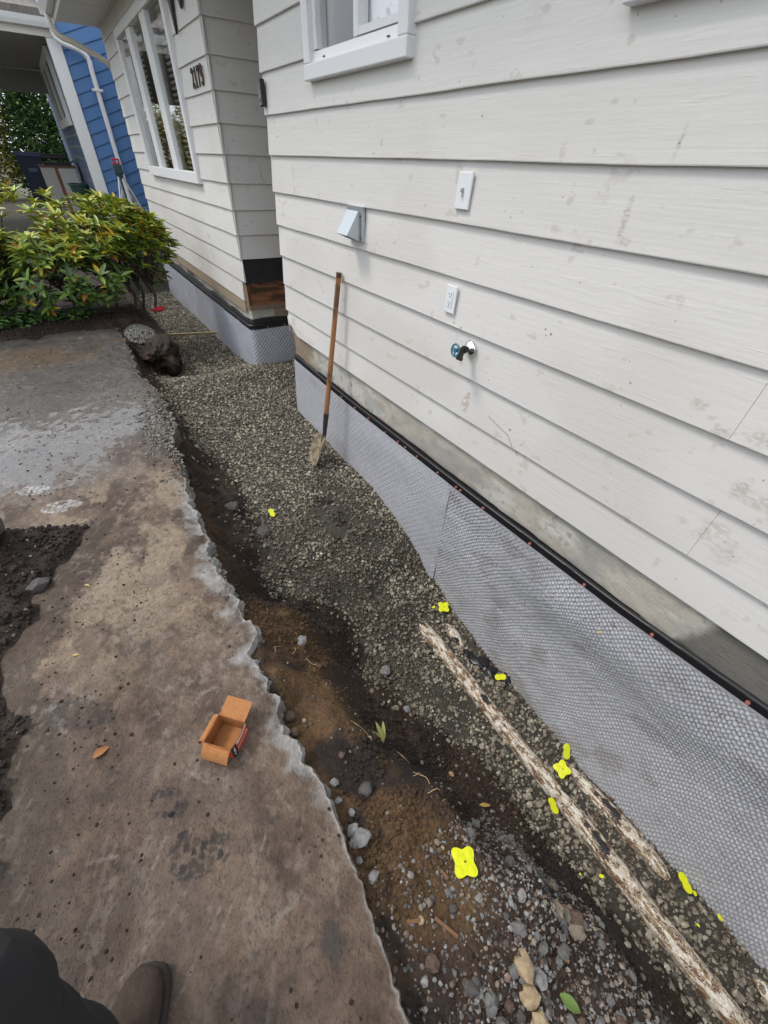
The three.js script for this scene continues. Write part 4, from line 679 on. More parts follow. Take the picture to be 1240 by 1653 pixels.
{ // open screw carton
  const t = thing('carton', 'small open red and orange cardboard carton on the muddy slab', 'box', [-1.517, -.001, -.72]);
  const W = .094, D = .088, Hh = .07, th = .0016; t.rotation.y = -Math.atan2(.07, .063);
  const kraft = tex(256, 256, (u, v) => { const k = .8 + .3 * fbm(u * 14, v * 14, 4, 3) + .12 * (vn(u * 120, v * 16, 5) - .5); return mix3(mul3([.36, .155, .05], k), [.2, .07, .02], .35 * smooth(.56, .7, fbm(u * 5, v * 5, 3, 8))); });
  const kr = MM({ map: kraft, roughness: .85 });
  const pr = tex(256, 192, (u, v) => { if (u > .74) { const a = Math.abs((u - .87) * 4 + (v - .5) * 1.2), zig = Math.abs(u - .87 - .035 * (Math.floor(v * 6) % 2 ? 1 : -1) * (1 - v)); return zig < .022 && v > .15 && v < .85 ? [.75, .75, .75] : [.02, .018, .02]; } if (v > .78) return [.72, .71, .7]; if (v > .3 && v < .42 && (Math.floor(u * 34) % 3 !== 0)) return [.72, .7, .68]; return [.6, .065, .028]; });
  const prM = MM({ map: pr, roughness: .45 }), red = MM({ color: [.58, .065, .03], roughness: .5 });
  const w2 = W / 2, d2 = D / 2;
  mesh('bottom', box(-w2, w2, .0005, .002, -d2, d2), kr, t);
  // local x runs along the rear edge, local z towards the front
  const bow = (u) => .006 * Math.sin(u * Math.PI);
  const side = (a, b, out, m, o, bend = 0) => gridGeo(12, 6, (u, v) => [lerp(a[0], b[0], u) + out[0] * (o + bend * bow(u) * v), .001 + v * Hh, lerp(a[1], b[1], u) + out[1] * (o + bend * bow(u) * v)]);
  for (const [a, b, out, m, bend] of [[[-w2, -d2], [w2, -d2], [0, -1], red, .4], [[w2, -d2], [w2, d2], [1, 0], prM, 1.2], [[w2, d2], [-w2, d2], [0, 1], red, .6], [[-w2, d2], [-w2, -d2], [-1, 0], red, .5]]) { mesh('panel', side(a, b, out, kr, 0, bend), kr, t); mesh('print', side(a, b, out, m, th, bend), m, t); }
  const flap = (a, b, out, len, ang, curl, m) => { const f = o => gridGeo(8, 8, (u, v) => { const an = ang + curl * v, l = len * v, ins = .004 * v; return [lerp(a[0], b[0], u) + out[0] * l * Math.cos(an) + (b[0] - a[0]) * (.5 - u) * ins, Hh + l * Math.sin(an) + o, lerp(a[1], b[1], u) + out[1] * l * Math.cos(an)]; }); mesh('flap', f(0), kr, t); mesh('print', f(-.0014), m, t); };
  flap([-w2, -d2], [w2, -d2], [0, -1], .064, .16, .1, red); flap([-w2, d2], [-w2, -d2], [-1, 0], .05, .1, -1.1, red); flap([w2, d2], [-w2, d2], [0, 1], .052, -.35, -.5, red);
}
// ---------------------------------------------------------------- stones one can pick out
const rockTex = tex(256, 256, (u, v) => { const k = .55 + .6 * fbm(u * 6, v * 6, 5, 13, 6, 6); return [k, k * .99, k * .97]; });
const rockMats = [[.38, .29, .18], [.15, .147, .145], [.085, .08, .077], [.23, .19, .145], [.115, .075, .055], [.24, .24, .24]].map(c => M({ color: c, map: rockTex, roughness: .75, bumpMap: rockTex, bumpScale: .003 }));
const rockGeo = [1, 2, 3, 4, 5].map(i => { let g = stoneGeo(i * 7, 1, .66, .2); const p = g.attributes.position, uv = g.attributes.uv; for (let k = 0; k < p.count; k++) uv.setXY(k, p.getX(k) * .4 + .5, p.getZ(k) * .4 + p.getY(k) * .4 + .5); return g; }), cobGeo = [1, 2, 3].map(i => softStone(20 + i, .72, .22));
function stone(label, x, y, z, s, mat, geo, group) { const o = tag(mesh('stone', geo, rockMats[mat]), label, 'stone', group); o.position.set(x, y, z); o.rotation.set(R(-.5, .5), R(0, 6.3), R(-.5, .5)); o.scale.setScalar(s); return o; }
for (const [label, x, z, s, m, g] of [
  ['large pale tan angular stone on the mound', -1.035, .2, .036, 0, 1], ['tan stone touching the large pale one on the mound', -1.06, .25, .028, 0, 2], ['long tan stone at the mound foot with a rusty chip', -1.07, .3, .028, 0, 3],
  ['pointed buff stone, first of the three at the mound edge', -.835, .19, .025, 3, 4], ['oval buff stone, middle of the three at the mound edge', -.81, .215, .022, 3, 0], ['brownish block stone, last of the three at the mound edge', -.785, .245, .027, 4, 2], ['broad grey-buff stone behind the three at the mound edge', -.81, .262, .028, 3, 1],
  ['flat grey concrete chip lying near the slab corner', -1.27, -.265, .03, 5, 3]]) stone(label, x, H(x, z) + s * .3, z, s, m, rockGeo[g]);
stone('smooth round brown cobble against the broken slab edge', -1.308, H(-1.308, -.735) + .02, -.735, .026, 4, cobGeo[0]);
stone('smaller round brown cobble below the slab edge', -1.315, H(-1.315, -.665) + .012, -.665, .018, 4, cobGeo[1]);
stone('half-buried dark grey cobble in ochre soil', -1.185, H(-1.185, -.375) + .008, -.375, .027, 2, cobGeo[2]);
stone('blocky grey stone at the foot of the bank across from the shovel', -1.06, H(-1.06, -2.34) + .02, -2.34, .05, 2, rockGeo[1]);
stone('dark lumpy stone half in gravel near the lone yellow washer', -.93, H(-.93, -2.14) + .02, -2.14, .055, 2, rockGeo[2]);
stone('white chalky chip on the trench gravel', -.66, H(-.66, -1.0) + .02, -1.0, .032, 5, rockGeo[4]);
stone('white chalky chip on dark soil beside a red one', -.69, H(-.69, -.74) + .012, -.74, .022, 5, rockGeo[0]);
stone('reddish brick chip beside a white one', -.665, H(-.665, -.715) + .01, -.715, .017, 4, rockGeo[3]);
stone('pale concrete lump at the step in the bank', -1.11, H(-1.11, -1.1) + .012, -1.1, .03, 5, rockGeo[2]);
stone('flat mossy stone on the soil heap over the slab', -2.03, heapH(-2.03, -1.81) + .005, -1.81, .045, 2, rockGeo[0]);
stone('big dark rock topping the soil heap', -2.18, heapH(-2.18, -2.1) + .06, -2.1, .11, 2, rockGeo[3]);
stone('dark rock in the heap beside the boot', -2.2, heapH(-2.2, -.92) + .0, -.92, .045, 2, cobGeo[1]);
stone('grey rock in the heap behind the boot', -2.22, heapH(-2.22, -.72) + .02, -.72, .08, 2, rockGeo[4]);
for (let i = 0; i < 7; i++) { const z = -.44 + i * .045 + R(-.012, .012), x = slabEdge(z) + R(.02, .06), s = R(.01, .022); stone('grey broken concrete fragment tucked against the slab edge', x, Math.min(-.02 - s * .4, H(x, z) + s * .4), z, s, 5, rockGeo[i % 5], 'concrete fragments by the slab edge'); }
{ // stones of the spoil mound
  const r = mulberry(77); let n = 0;
  for (let i = 0; i < 1600 && n < 205; i++) { const z = -.12 + .86 * r(), x = -1.36 + .72 * r(); if (x > -.72 + .1 * (z - .3) * 0 + .02 || x < slabEdge(z) + .02) continue; const edge = smooth(-1.3, -1.1, x + z * .9); if (r() > .25 + .75 * smooth(-.05, .2, z + .35 * (x + 1.0))) continue; const s = .008 + .016 * Math.pow(r(), 2), m = r() < .42 ? 1 : r() < .4 ? 2 : r() < .5 ? 3 : r() < .5 ? 5 : 4; stone(`${s > .014 ? 'larger' : 'small'} ${['tan', 'grey', 'dark grey', 'buff', 'brown', 'pale grey'][m]} angular stone ${x < -1.08 ? 'in the mound beside the slab edge' : z < .12 ? 'in the mound by the large yellow washer' : 'half sunk in the dark spoil mound'}`, x, H(x, z) + s * .3, z, s, m, rockGeo[n % 5], 'stones in the spoil mound'); n++; }
  for (let i = 0; i < 30; i++) { const z = -.55 + .7 * r(), x = -.9 + .35 * r(); if (gravelIn(x, z) > -.02) continue; const s = .006 + .01 * r() * r(); const pm = r() < .5 ? 5 : 3; stone(`${pm === 5 ? 'pale grey' : 'buff'} ${s > .01 ? 'stone' : 'pebble'} on the dark slope between mound and pipe`, x, H(x, z) + s * .35, z, s, pm, rockGeo[i % 5], 'stones on the dark slope'); }
  for (let i = 0; i < 26; i++) { const z = -1.6 + 1.3 * r(), x = -2.25 + .35 * r(), h = heapH(x, z); if (h < .01) continue; const s = .008 + .018 * r() * r(); stone('small stone in the soil heap over the slab', x, h + s * .3, z, s, [3, 2, 1, 4][i % 4], i % 2 ? rockGeo[i % 5] : cobGeo[i % 3], 'stones in the soil heap'); }
  for (let i = 0; i < 12; i++) { const z = -.75 + .75 * r(), x = -1.3 + .25 * r(); const s = .006 + .008 * r(); stone('tan pebble bedded in the ochre soil ledge', x, H(x, z) + s * .3, z, s, [3, 0, 4][i % 3], cobGeo[i % 3], 'pebbles in the ochre ledge'); }
}
{ // block of earth capped with gravel, left standing in the trench
  let g = new THREE.IcosahedronGeometry(1, 24); g.deleteAttribute('normal'); g.deleteAttribute('uv'); g = mergeVertices(g, 1e-5); const p = g.attributes.position, uv = [];
  for (let i = 0; i < p.count; i++) { let x = p.getX(i), y = p.getY(i), z = p.getZ(i); const k = 1 / Math.pow(Math.pow(Math.abs(x), 3.5) + Math.pow(Math.abs(y), 3.5) + Math.pow(Math.abs(z), 3.5), 1 / 3.5) * .8 * (1 + .22 * (2 * vn3(x * 2 + 5, y * 2 + 5, z * 2 + 5, 3) - 1) + .08 * (2 * vn3(x * 6 + 5, y * 6 + 5, z * 6 + 5, 4) - 1) + .05 * (2 * vn3(x * 16 + 20, y * 16 + 20, z * 16 + 20, 6) - 1)); x *= k; y *= k; z *= k; p.setXYZ(i, -.96 + x * .26 - y * .02, -.24 + y * .27, -5.5 + z * .68); uv.push(x * .35 + y * .3, z * .5 + y * .35); }
  g.setAttribute('uv', new THREE.Float32BufferAttribute(uv, 2)); g.computeVertexNormals(); paint(g, (x, z, y) => mix3(mul3(DARK, .8), mix3(MID, OCHRE, .12), smooth(.4, .7, fbm(x * 9 + y * 7, z * 9 + y * 6, 4, 5))));
  tag(mesh('earth_block', g, soilMat), 'undercut block of dark earth standing between slab and trench by the shrub', 'earth');
  const L = [], r = mulberry(15); for (let i = 0; i < 900; i++) { const a = r() * 6.28, q = Math.sqrt(r()), x = -1.04 + .15 * q * Math.cos(a), z = -5.45 + .36 * q * Math.sin(a), s = .008 + .006 * r(); L.push([x, .01 - .05 * q * q + .01 * r() + .01 * fbm(x * 9, z * 9, 2, 3), z, s, mul3([.2, .195, .175], .5 + .6 * r())]); }
  scatter('block_gravel', gGeos, stoneMat, L, 'stuff', 'pale gravel lying on top of the earth block', 'gravel');
}
{ // plank edge across the far gravel
  const o = tag(mesh('board_strip', merge([beamBox([-.62, -.42, -6.62], [-.0, -.42, -6.42], .03, .02)]), M({ color: [.3, .24, .14], roughness: .8 })), 'thin wooden strip laid across the gravel by the far foundation', 'strip');
}

// ---------------------------------------------------------------- leaves, roots
function leafGeo(l, w, fold = .25, curl = .15, n = 6) { return gridGeo(4, n, (u, v) => { const x = u * 2 - 1, hw = w / 2 * Math.pow(Math.sin(Math.PI * Math.min(1, .04 + v * .96)), .75) * (1.08 - .3 * v) ; return [x * hw, Math.abs(x) * hw * fold * 2 - curl * l * v * v + .02 * l, v * l]; }); }
const LG = [leafGeo(.1, .034), leafGeo(.085, .03, .35, .3), leafGeo(.115, .036, .15, .05)];
const leafCols = [[.3, .38, .045], [.19, .29, .04], [.1, .18, .035], [.46, .46, .05], [.05, .11, .03], [.6, .44, .04], [.36, .16, .03]];
const leafMats = leafCols.map(c => MM({ color: c, roughness: .42, transmission: .22, thickness: 0 }));
function groundLeaf(name, label, x, z, len, wid, col, turn, dy = .012, tilt = 0, yv) { const o = tag(mesh(name, leafGeo(len, wid, .2, .2), MM({ color: col, roughness: .6, transmission: .15, thickness: 0 })), label, 'leaf'); o.position.set(x, (yv ?? H(x, z)) + dy, z); o.rotation.set(tilt, turn, 0); return o; }
{
  const base = [-1.0, -.535]; // sprig of leaves rooted in the bank
  const t = thing('leaf_sprig', 'sprig of pale yellow-green leaves lying on the ochre bank', 'leaves', [base[0], H(...base) + .012, base[1]]);
  for (const [a, tl, k] of [[2.6, -.5, .9], [3.1, -.75, 1], [3.7, -.5, .95], [4.2, -.2, .9], [5.0, -.2, .55]]) { const m = mesh('leaf', leafGeo(.085 * k, .02, .25, .15), MM({ color: [.3, .3, .09], roughness: .55, transmission: .2, thickness: 0 }), t); m.rotation.set(0, a, 0); m.rotateX(tl); }
}
groundLeaf('leaf', 'narrow yellow leaf on the dark slope above the pipe', -.69, -.18, .055, .017, [.42, .29, .07], 1.0);
groundLeaf('leaf', 'green oval leaf on the mound stones at the picture foot'.replace(' at the picture foot', ' among tan stones'), -.98, .3, .06, .03, [.12, .2, .04], .4, .02);
groundLeaf('leaf', 'small ochre leaf flat on the slope below the sprig', -.72, -.36, .03, .022, [.36, .25, .11], .4);
groundLeaf('leaf', 'orange-brown crumpled leaf on the slab behind the carton', -1.9, -.9, .05, .03, [.3, .12, .03], 1.9, .006, 0, 0);
groundLeaf('leaf', 'tiny yellow leaf on the slab beside the soil heap', -1.93, -1.35, .022, .009, [.5, .38, .1], 1.2, .004, 0, 0);
groundLeaf('leaf', 'small straw leaf on the slab near the heap tip', -1.86, -1.72, .028, .01, [.45, .36, .16], .8, .004, 0, 0);
for (const [x, z, l, a] of [[-1.17, .03, .075, .45], [-1.24, -.03, .04, 1.1], [-1.1, -.06, .03, .3], [-.8, .2, .025, .9], [-.9, .27, .03, .2]]) { const o = tag(mesh('wood_chip', rbox(-.0045, .0045, -.0015, .0025, -l / 2, l / 2, .001), M({ color: [.2, .1, .05], roughness: .8, map: rockTex })), 'reddish splinter of wood lying on the spoil mound', 'wood chip', 'wood chips on the mound'); o.position.set(x, H(x, z) + .012, z); o.rotation.set(R(-.3, .3), a, R(-.3, .3)); }
{
  const r = mulberry(44); for (const [x, z, n] of [[-1.0, -.47, 2], [-.93, -.34, 3], [-.97, -.24, 3], [-1.22, -.98, 2], [-1.13, -.6, 1], [-1.1, -1.0, 1]]) for (let i = 0; i < n; i++) { const pts = []; let px = x + (r() - .5) * .08, pz = z + (r() - .5) * .08, d = r() * 6.3; for (let k = 0; k < 6; k++) { pts.push([px, H(px, pz) + .004 + .012 * Math.sin(k * .63), pz]); d += (r() - .5) * 1.2; px += .016 * Math.cos(d); pz += .016 * Math.sin(d); } tag(mesh('root', tube(pts, .0013, 14, 5), M({ color: [.42, .3, .16], roughness: .8 })), 'thin pale root poking out of the cut soil bank', 'root', 'roots in the bank'); }
}
// ---------------------------------------------------------------- rhododendron by the trench end
{
  const bush = thing('rhododendron_shrub', 'broad rhododendron shrub with yellowing leaves at the far end of the slab', 'shrub', [-1.45, 0, -6.42]);
  const r = mulberry(91), lobes = [[-.35, .78, -.1, 1.05, .42, .6], [.45, .78, .05, .62, .36, .48], [.0, .45, .15, .95, .36, .5], [-.95, .6, 0, .6, .55, .6], [.82, .62, .15, .3, .38, .3]];
  const tips = [], tw = [], bases = [[.5, .05], [.72, .12], [.3, -.05], [-.15, .05], [-.6, 0], [.62, -.1]];
  for (let i = 0; i < 1050; i++) { const l = lobes[Math.floor(Math.pow(r(), .8) * 5)], a = r() * 6.283, c = r() * 2 - 1, k = .62 + .38 * Math.pow(r(), .5), q = Math.sqrt(1 - c * c); let x = l[0] + l[3] * k * q * Math.cos(a), y = l[1] + l[4] * k * c, z = l[2] + l[5] * k * q * Math.sin(a); if (y < .1) continue; if (x > .35 && y < .6 && r() < .8) continue; tips.push([x, y, z]); }
  const wood = [];
  for (const [bx, bz] of bases) wood.push(tube([[bx, -.05, bz], [bx + .05, .2, bz + .05], [bx * 1.05 - .1, .42, bz], [bx * .9 - .1, .7, bz - .05]], .016, 12, 7));
  for (const t of tips) { let b = bases[0], bd = 9; for (const q of bases) { const d = Math.hypot(q[0] - t[0], q[1] - t[2]); if (d < bd) { bd = d; b = q; } } if (r() < .25) { const m = lerp(.15, .5, r()); wood.push(tube([[b[0] + .02, .12 + .35 * m, b[1]], [lerp(b[0], t[0], .5) + (r() - .5) * .1, lerp(.3, t[1], .55), lerp(b[1], t[2], .5)], t], .0035 + .004 * r(), 6, 5)); } }
  mesh('branches', merge(wood), M({ color: [.06, .045, .035], roughness: .9 }), bush);
  const leaves = [];
  for (const t of tips) { const n = 6 + Math.floor(r() * 4), out = V(t[0], (t[1] - .4) * 1.2 + .5, t[2]).normalize(); const top = smooth(.3, 1.0, t[1] + .2 * (r() - .5)), old = r(); for (let k = 0; k < n; k++) { const a = k / n * 6.283 + r() * .5; const w = r(); let ci = w < .06 ? 5 : old < .05 && w < .4 ? 5 : w < .08 ? 6 : top > .62 ? (w < .42 ? 3 : w < .75 ? 0 : 1) : top > .3 ? (w < .4 ? 0 : w < .75 ? 1 : 2) : (w < .3 ? 1 : w < .7 ? 2 : 4); leaves.push({ t, a, el: .1 + .75 * r(), out, ci, g: Math.floor(r() * 3), s: .95 + .55 * r() }); } }
  const mtx = l => { const y = l.out.clone().lerp(V(0, 1, 0), .4).normalize(), q = new THREE.Quaternion().setFromUnitVectors(V(0, 1, 0), y), o = new THREE.Object3D(); o.quaternion.copy(q).multiply(new THREE.Quaternion().setFromEuler(new THREE.Euler(0, l.a, 0))).multiply(new THREE.Quaternion().setFromEuler(new THREE.Euler(-l.el, 0, 0))); o.position.set(...l.t); o.scale.setScalar(l.s); return o; };
  const dist = l => Math.hypot(-1.45 + l.t[0] + 1.42, l.t[1] - 1.5, -6.55 + l.t[2]); leaves.sort((a, b) => dist(a) - dist(b));
  leaves.slice(0, 300).forEach(l => { const o = mtx(l), m = mesh('leaf', LG[l.g], leafMats[l.ci], bush); m.position.copy(o.position); m.quaternion.copy(o.quaternion); m.scale.copy(o.scale); });
  const rest = leaves.slice(300); const im = new THREE.InstancedMesh(LG[0], MM({ color: [1, 1, 1], roughness: .42, transmission: .22, thickness: 0 }), rest.length); im.name = 'foliage'; im.userData.kind = 'stuff'; im.castShadow = im.receiveShadow = true;
  rest.forEach((l, i) => { const o = mtx(l); o.updateMatrix(); im.setMatrixAt(i, o.matrix); im.setColorAt(i, lin(...mul3(leafCols[l.ci], .85 + .3 * r()))); }); bush.add(im);
}
// leafy mass made of leaf-sized blades spread through lobes; trunk optional
function plant(name, label, category, pos, lobes, n, size, cols, opt = {}) {
  const t = thing(name, label, category, pos, opt.group), r = mulberry(opt.seed ?? 7), wood = [];
  for (const l of lobes) wood.push(tube([[l[0] * .15, -.1, l[2] * .15], [l[0] * .5, l[1] * .5, l[2] * .5], [l[0], l[1], l[2]]], opt.wood ?? .03, 8, 6));
  mesh('trunk', merge(wood), M({ color: [.09, .07, .05], roughness: .95 }), t);
  const g = leafGeo(size, size * (opt.asp ?? .55), .3, .2, 4), im = new THREE.InstancedMesh(g, MM({ color: [1, 1, 1], roughness: .5 }), n); im.name = 'crown'; im.userData.kind = 'stuff'; im.castShadow = im.receiveShadow = true;
  const o = new THREE.Object3D(), vol = lobes.map(l => l[3] * l[4] * l[5]), tot = vol.reduce((a, b) => a + b, 0);
  for (let i = 0; i < n; i++) { let w = r() * tot, k = 0; while (k < lobes.length - 1 && w > vol[k]) { w -= vol[k]; k++; } const l = lobes[k], c = r() * 2 - 1, a = r() * 6.283, q = Math.sqrt(1 - c * c), d = Math.pow(r(), .42) * (.8 + .35 * vn3(c * 3 + 9, a * 2, k, 3)); o.position.set(l[0] + l[3] * d * q * Math.cos(a), Math.max(.02, l[1] + l[4] * d * c), l[2] + l[5] * d * q * Math.sin(a)); o.rotation.set(R(-1.2, .6), r() * 6.283, R(-.6, .6)); o.scale.setScalar(.7 + .6 * r()); o.updateMatrix(); im.setMatrixAt(i, o.matrix); im.setColorAt(i, lin(...mul3(cols[Math.floor(r() * cols.length)], .7 + .6 * r()))); }
  t.add(im); return t;
}
const GR = [[.1, .2, .06], [.14, .26, .07], [.06, .13, .04], [.22, .33, .1]], YG = [[.32, .35, .05], [.42, .38, .05], [.2, .27, .05], [.5, .34, .05]];
plant('ground_cover', 'low leafy ground cover between slab and path', 'plants', [-2.3, .0, -6.15], [[0, .06, 0, .55, .1, .3], [.55, .05, -.02, .4, .08, .22], [-.5, .06, -.1, .4, .1, .3]], 1300, .065, [[.07, .16, .035], [.1, .2, .04], [.05, .11, .03]], { wood: .004, seed: 3 });
plant('ivy_hedge', 'tall dark green ivy-covered hedge beyond the neighbour porch', 'hedge', [-1.15, .35, -18.6], [[0, 1.0, 0, 1.0, 1.2, .5], [.1, 2.2, 0, .9, .8, .5], [.9, 1.2, .1, .7, 1.5, .5]], 14000, .095, GR, { seed: 4 });
plant('yellow_shrub', 'tall yellow-green shrub to the street side of the ivy hedge', 'shrub', [-2.5, .3, -18.4], [[0, 1.1, 0, .9, 1.0, .7], [.35, 1.9, 0, .6, .7, .6], [-.8, 1.4, 0, .9, 1.3, .7]], 9000, .1, YG, { seed: 5, asp: .35 });
plant('yellow_shrub', 'shrub turning golden yellow standing over the path', 'shrub', [-2.42, .0, -8.9], [[-.28, 1.25, 0, .42, .5, .5], [-.12, .75, 0, .3, .5, .4], [-.5, 1.9, -.2, .5, .5, .4]], 1500, .085, [[.45, .3, .03], [.36, .3, .04], [.2, .22, .03], [.5, .24, .02]], { seed: 6, asp: .4, wood: .012 });
for (const [x, z, h, s] of [[-11, -14, 5, 11], [-12.5, -9, 4.2, 12], [-11.5, -19, 6, 13], [-13, -3, 4.6, 14]]) plant('street_tree', 'leafy tree across the street, mirrored in the wide window', 'tree', [x, 0, z], [[0, h * .62, 0, 2.0, h * .36, 2.0], [1.1, h * .5, .6, 1.3, h * .25, 1.2], [-.9, h * .55, -.8, 1.4, h * .3, 1.3]], 3200, .3, [...GR, [.16, .19, .04]], { seed: s, wood: .1, group: 'trees across the street' });
{ const t = thing('street_house', 'low brick bungalow across the street, mirrored in the wide window', 'house', [-18, 0, -9]); mesh('wall', box(-3, 3, 0, 2.9, -7, 7), M({ color: [.3, .13, .08], roughness: .9 }), t); const rs = new THREE.ExtrudeGeometry(new THREE.Shape([[-3.6, 2.8], [3.6, 2.8], [0, 5]].map(p => new THREE.Vector2(...p))), { depth: 15, bevelEnabled: false }); rs.translate(0, 0, -7.5); mesh('roof', rs, M({ color: [.12, .11, .1], roughness: .95 }), t); for (const z of [-4.5, 0, 4.5]) { const w = mesh('window', box(2.99, 3.04, 1, 2.2, z - .8, z + .8), trimMat, t); mesh('pane', box(3.035, 3.05, 1.1, 2.1, z - .7, z + .7), M({ color: [.03, .035, .04], roughness: .05 }), w); } }

// ---------------------------------------------------------------- neighbour's house
{
  const NZ = -11, t = thing('neighbour_house', 'blue-sided neighbouring house with white corner board and porch', 'house', [0, 0, 0]);
  const blue = M({ color: [.075, .185, .4], roughness: .55, bumpMap: woodBump, bumpScale: .001 }), slate = M({ color: [.15, .165, .185], roughness: .6 });
  const wall = mesh('wall', box(-.53, 4, 0, 4.6, -16.6, NZ - .03), M({ color: [.1, .15, .25], roughness: .9 }), t); wall.userData.label = 'blue boarded wall running up at a slant';
  const sl = .335, pl = (s, y, d) => [s, y, NZ + d];
  for (let k = -3; k < 20; k++) { const b = .52 + k * .166; mesh('siding_board', board(-.45, 1.6, b, .166, pl, (u, v, q) => [q[0], q[1]], sl, 200 + k), blue, wall); }
  const pg = (s, y, d) => [-.532 - d, y, s];
  for (let k = 0; k < 17; k++) mesh('siding_board', board(-16.6, NZ - .06, .02 + k * .17, .17, pg, (u, v, q) => [q[2], q[1]], 0, 240 + k), slate, wall);
  mesh('corner_board', merge([rbox(-.565, -.385, 0, 2.98, NZ - .01, NZ + .03, .004), rbox(-.567, -.535, 0, 2.98, NZ - .12, NZ - .012, .004)]), trimMat, t);
  const fr = mesh('window', merge([rbox(-.59, -.53, 1.86, 2.84, -11.95, -11.78, .005), rbox(-.59, -.53, 1.86, 2.84, -14.35, -14.18, .005), rbox(-.588, -.53, 1.86, 1.98, -14.18, -11.95, .005), rbox(-.588, -.53, 2.72, 2.84, -14.18, -11.95, .005), rbox(-.588, -.53, 1.98, 2.72, -13.12, -13.02, .005)]), trimMat, t);
  for (const [a, b] of [[-14.18, -13.12], [-13.02, -11.95]]) mesh('pane', box(-.56, -.545, 1.98, 2.72, a, b), M({ color: [.02, .022, .024], roughness: .04 }), fr);
  // porch
  const roofM = tex(256, 256, (u, v) => mul3([.2, .185, .17], .5 + .8 * fbm(u * 8, v * 40, 4, 5)));
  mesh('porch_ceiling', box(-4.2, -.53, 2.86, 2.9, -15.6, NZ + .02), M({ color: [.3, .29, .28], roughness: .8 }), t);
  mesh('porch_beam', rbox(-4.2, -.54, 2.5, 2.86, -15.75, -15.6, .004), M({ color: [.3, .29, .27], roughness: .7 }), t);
  mesh('porch_post', rbox(-4.1, -3.95, 0, 2.86, -11.2, -11.05, .004), M({ color: [.5, .49, .46], roughness: .6 }), t);
  mesh('porch_fascia', rbox(-4.2, -.4, 2.84, 2.98, NZ + .02, NZ + .045, .003), M({ color: [.6, .58, .54], roughness: .6 }), t);
  const gs = new THREE.Shape([[0, 0], [.075, 0], [.1, .045], [.12, .1], [.11, .1], [.07, .008], [.004, .008], [0, .1]].map(p => new THREE.Vector2(...p))), gg = new THREE.ExtrudeGeometry(gs, { depth: 3.8, bevelEnabled: false }); gg.rotateY(-Math.PI / 2); gg.translate(-.4, 2.93, NZ + .047); mesh('gutter', gg, trimMat, t);
  const rs = new THREE.ExtrudeGeometry(new THREE.Shape([[NZ + .1, 3.04], [-16, 4.6], [-16, 4.68], [NZ + .12, 3.12]].map(p => new THREE.Vector2(-p[0], p[1]))), { depth: 3.85, bevelEnabled: false }); rs.rotateY(Math.PI / 2); rs.translate(-4.25, 0, 0); mesh('porch_roof', rs, M({ map: roofM, roughness: .95 }), t);
  mesh('roof', merge([box(-.4, 4.3, 4.6, 4.75, -17, NZ + .3)]), M({ color: [.1, .1, .1], roughness: .95 }), t);
  const ds = mesh('downspout', tube([[-.45, 2.94, NZ + .1], [-.44, 2.84, NZ + .1], [-.38, 2.8, NZ + .1], [-.14, 2.73, NZ + .09], [-.06, 2.66, NZ + .08], [-.06, 2.5, NZ + .075], [-.06, .1, NZ + .075]], .036, 60, 8), trimMat, t);
  mesh('strap', rbox(-.14, .02, 2.28, 2.31, NZ + .03, NZ + .115, .004), trimMat, ds);
}
{ // rotary laser on its tripod
  const t = thing('laser_level', 'red and green laser level on a silver tripod in front of the blue wall', 'laser level', [-.18, 0, -10.35]);
  mesh('housing', rbox(-.07, .07, 1.22, 1.35, -.07, .07, .012, 3), M({ color: [.02, .075, .085], roughness: .5 }), t);
  mesh('rotor_cap', merge([rbox(-.058, .058, 1.35, 1.37, -.058, .058, .008), rbox(-.055, -.035, 1.37, 1.41, -.05, .05, .006), rbox(.035, .055, 1.37, 1.41, -.05, .05, .006), rbox(-.055, .055, 1.405, 1.43, -.05, .05, .008)]), M({ color: [.5, .02, .04], roughness: .45 }), t);
  const al = M({ color: [.6, .61, .63], roughness: .35, metalness: .7 });
  mesh('tripod_head', merge([rod([0, 1.16, 0], [0, 1.22, 0], .05, .06, 16), rod([0, .75, 0], [0, 1.18, 0], .014)]), M({ color: [.04, .07, .1], roughness: .5 }), t);
  for (let k = 0; k < 3; k++) { const a = k * 2.094 + .35, x = Math.cos(a), z = Math.sin(a); const leg = mesh('leg', merge([beamBox([x * .045, 1.18, z * .045], [x * .27, .55, z * .27], .024, .018), beamBox([x * .06, 1.0, z * .06], [x * .46, 0, z * .46], .016, .012)]), al, t); mesh('clamp', rbox(-.02 + x * .26, .02 + x * .26, .52, .57, -.02 + z * .26, .02 + z * .26, .004), blackMat, leg); }
}
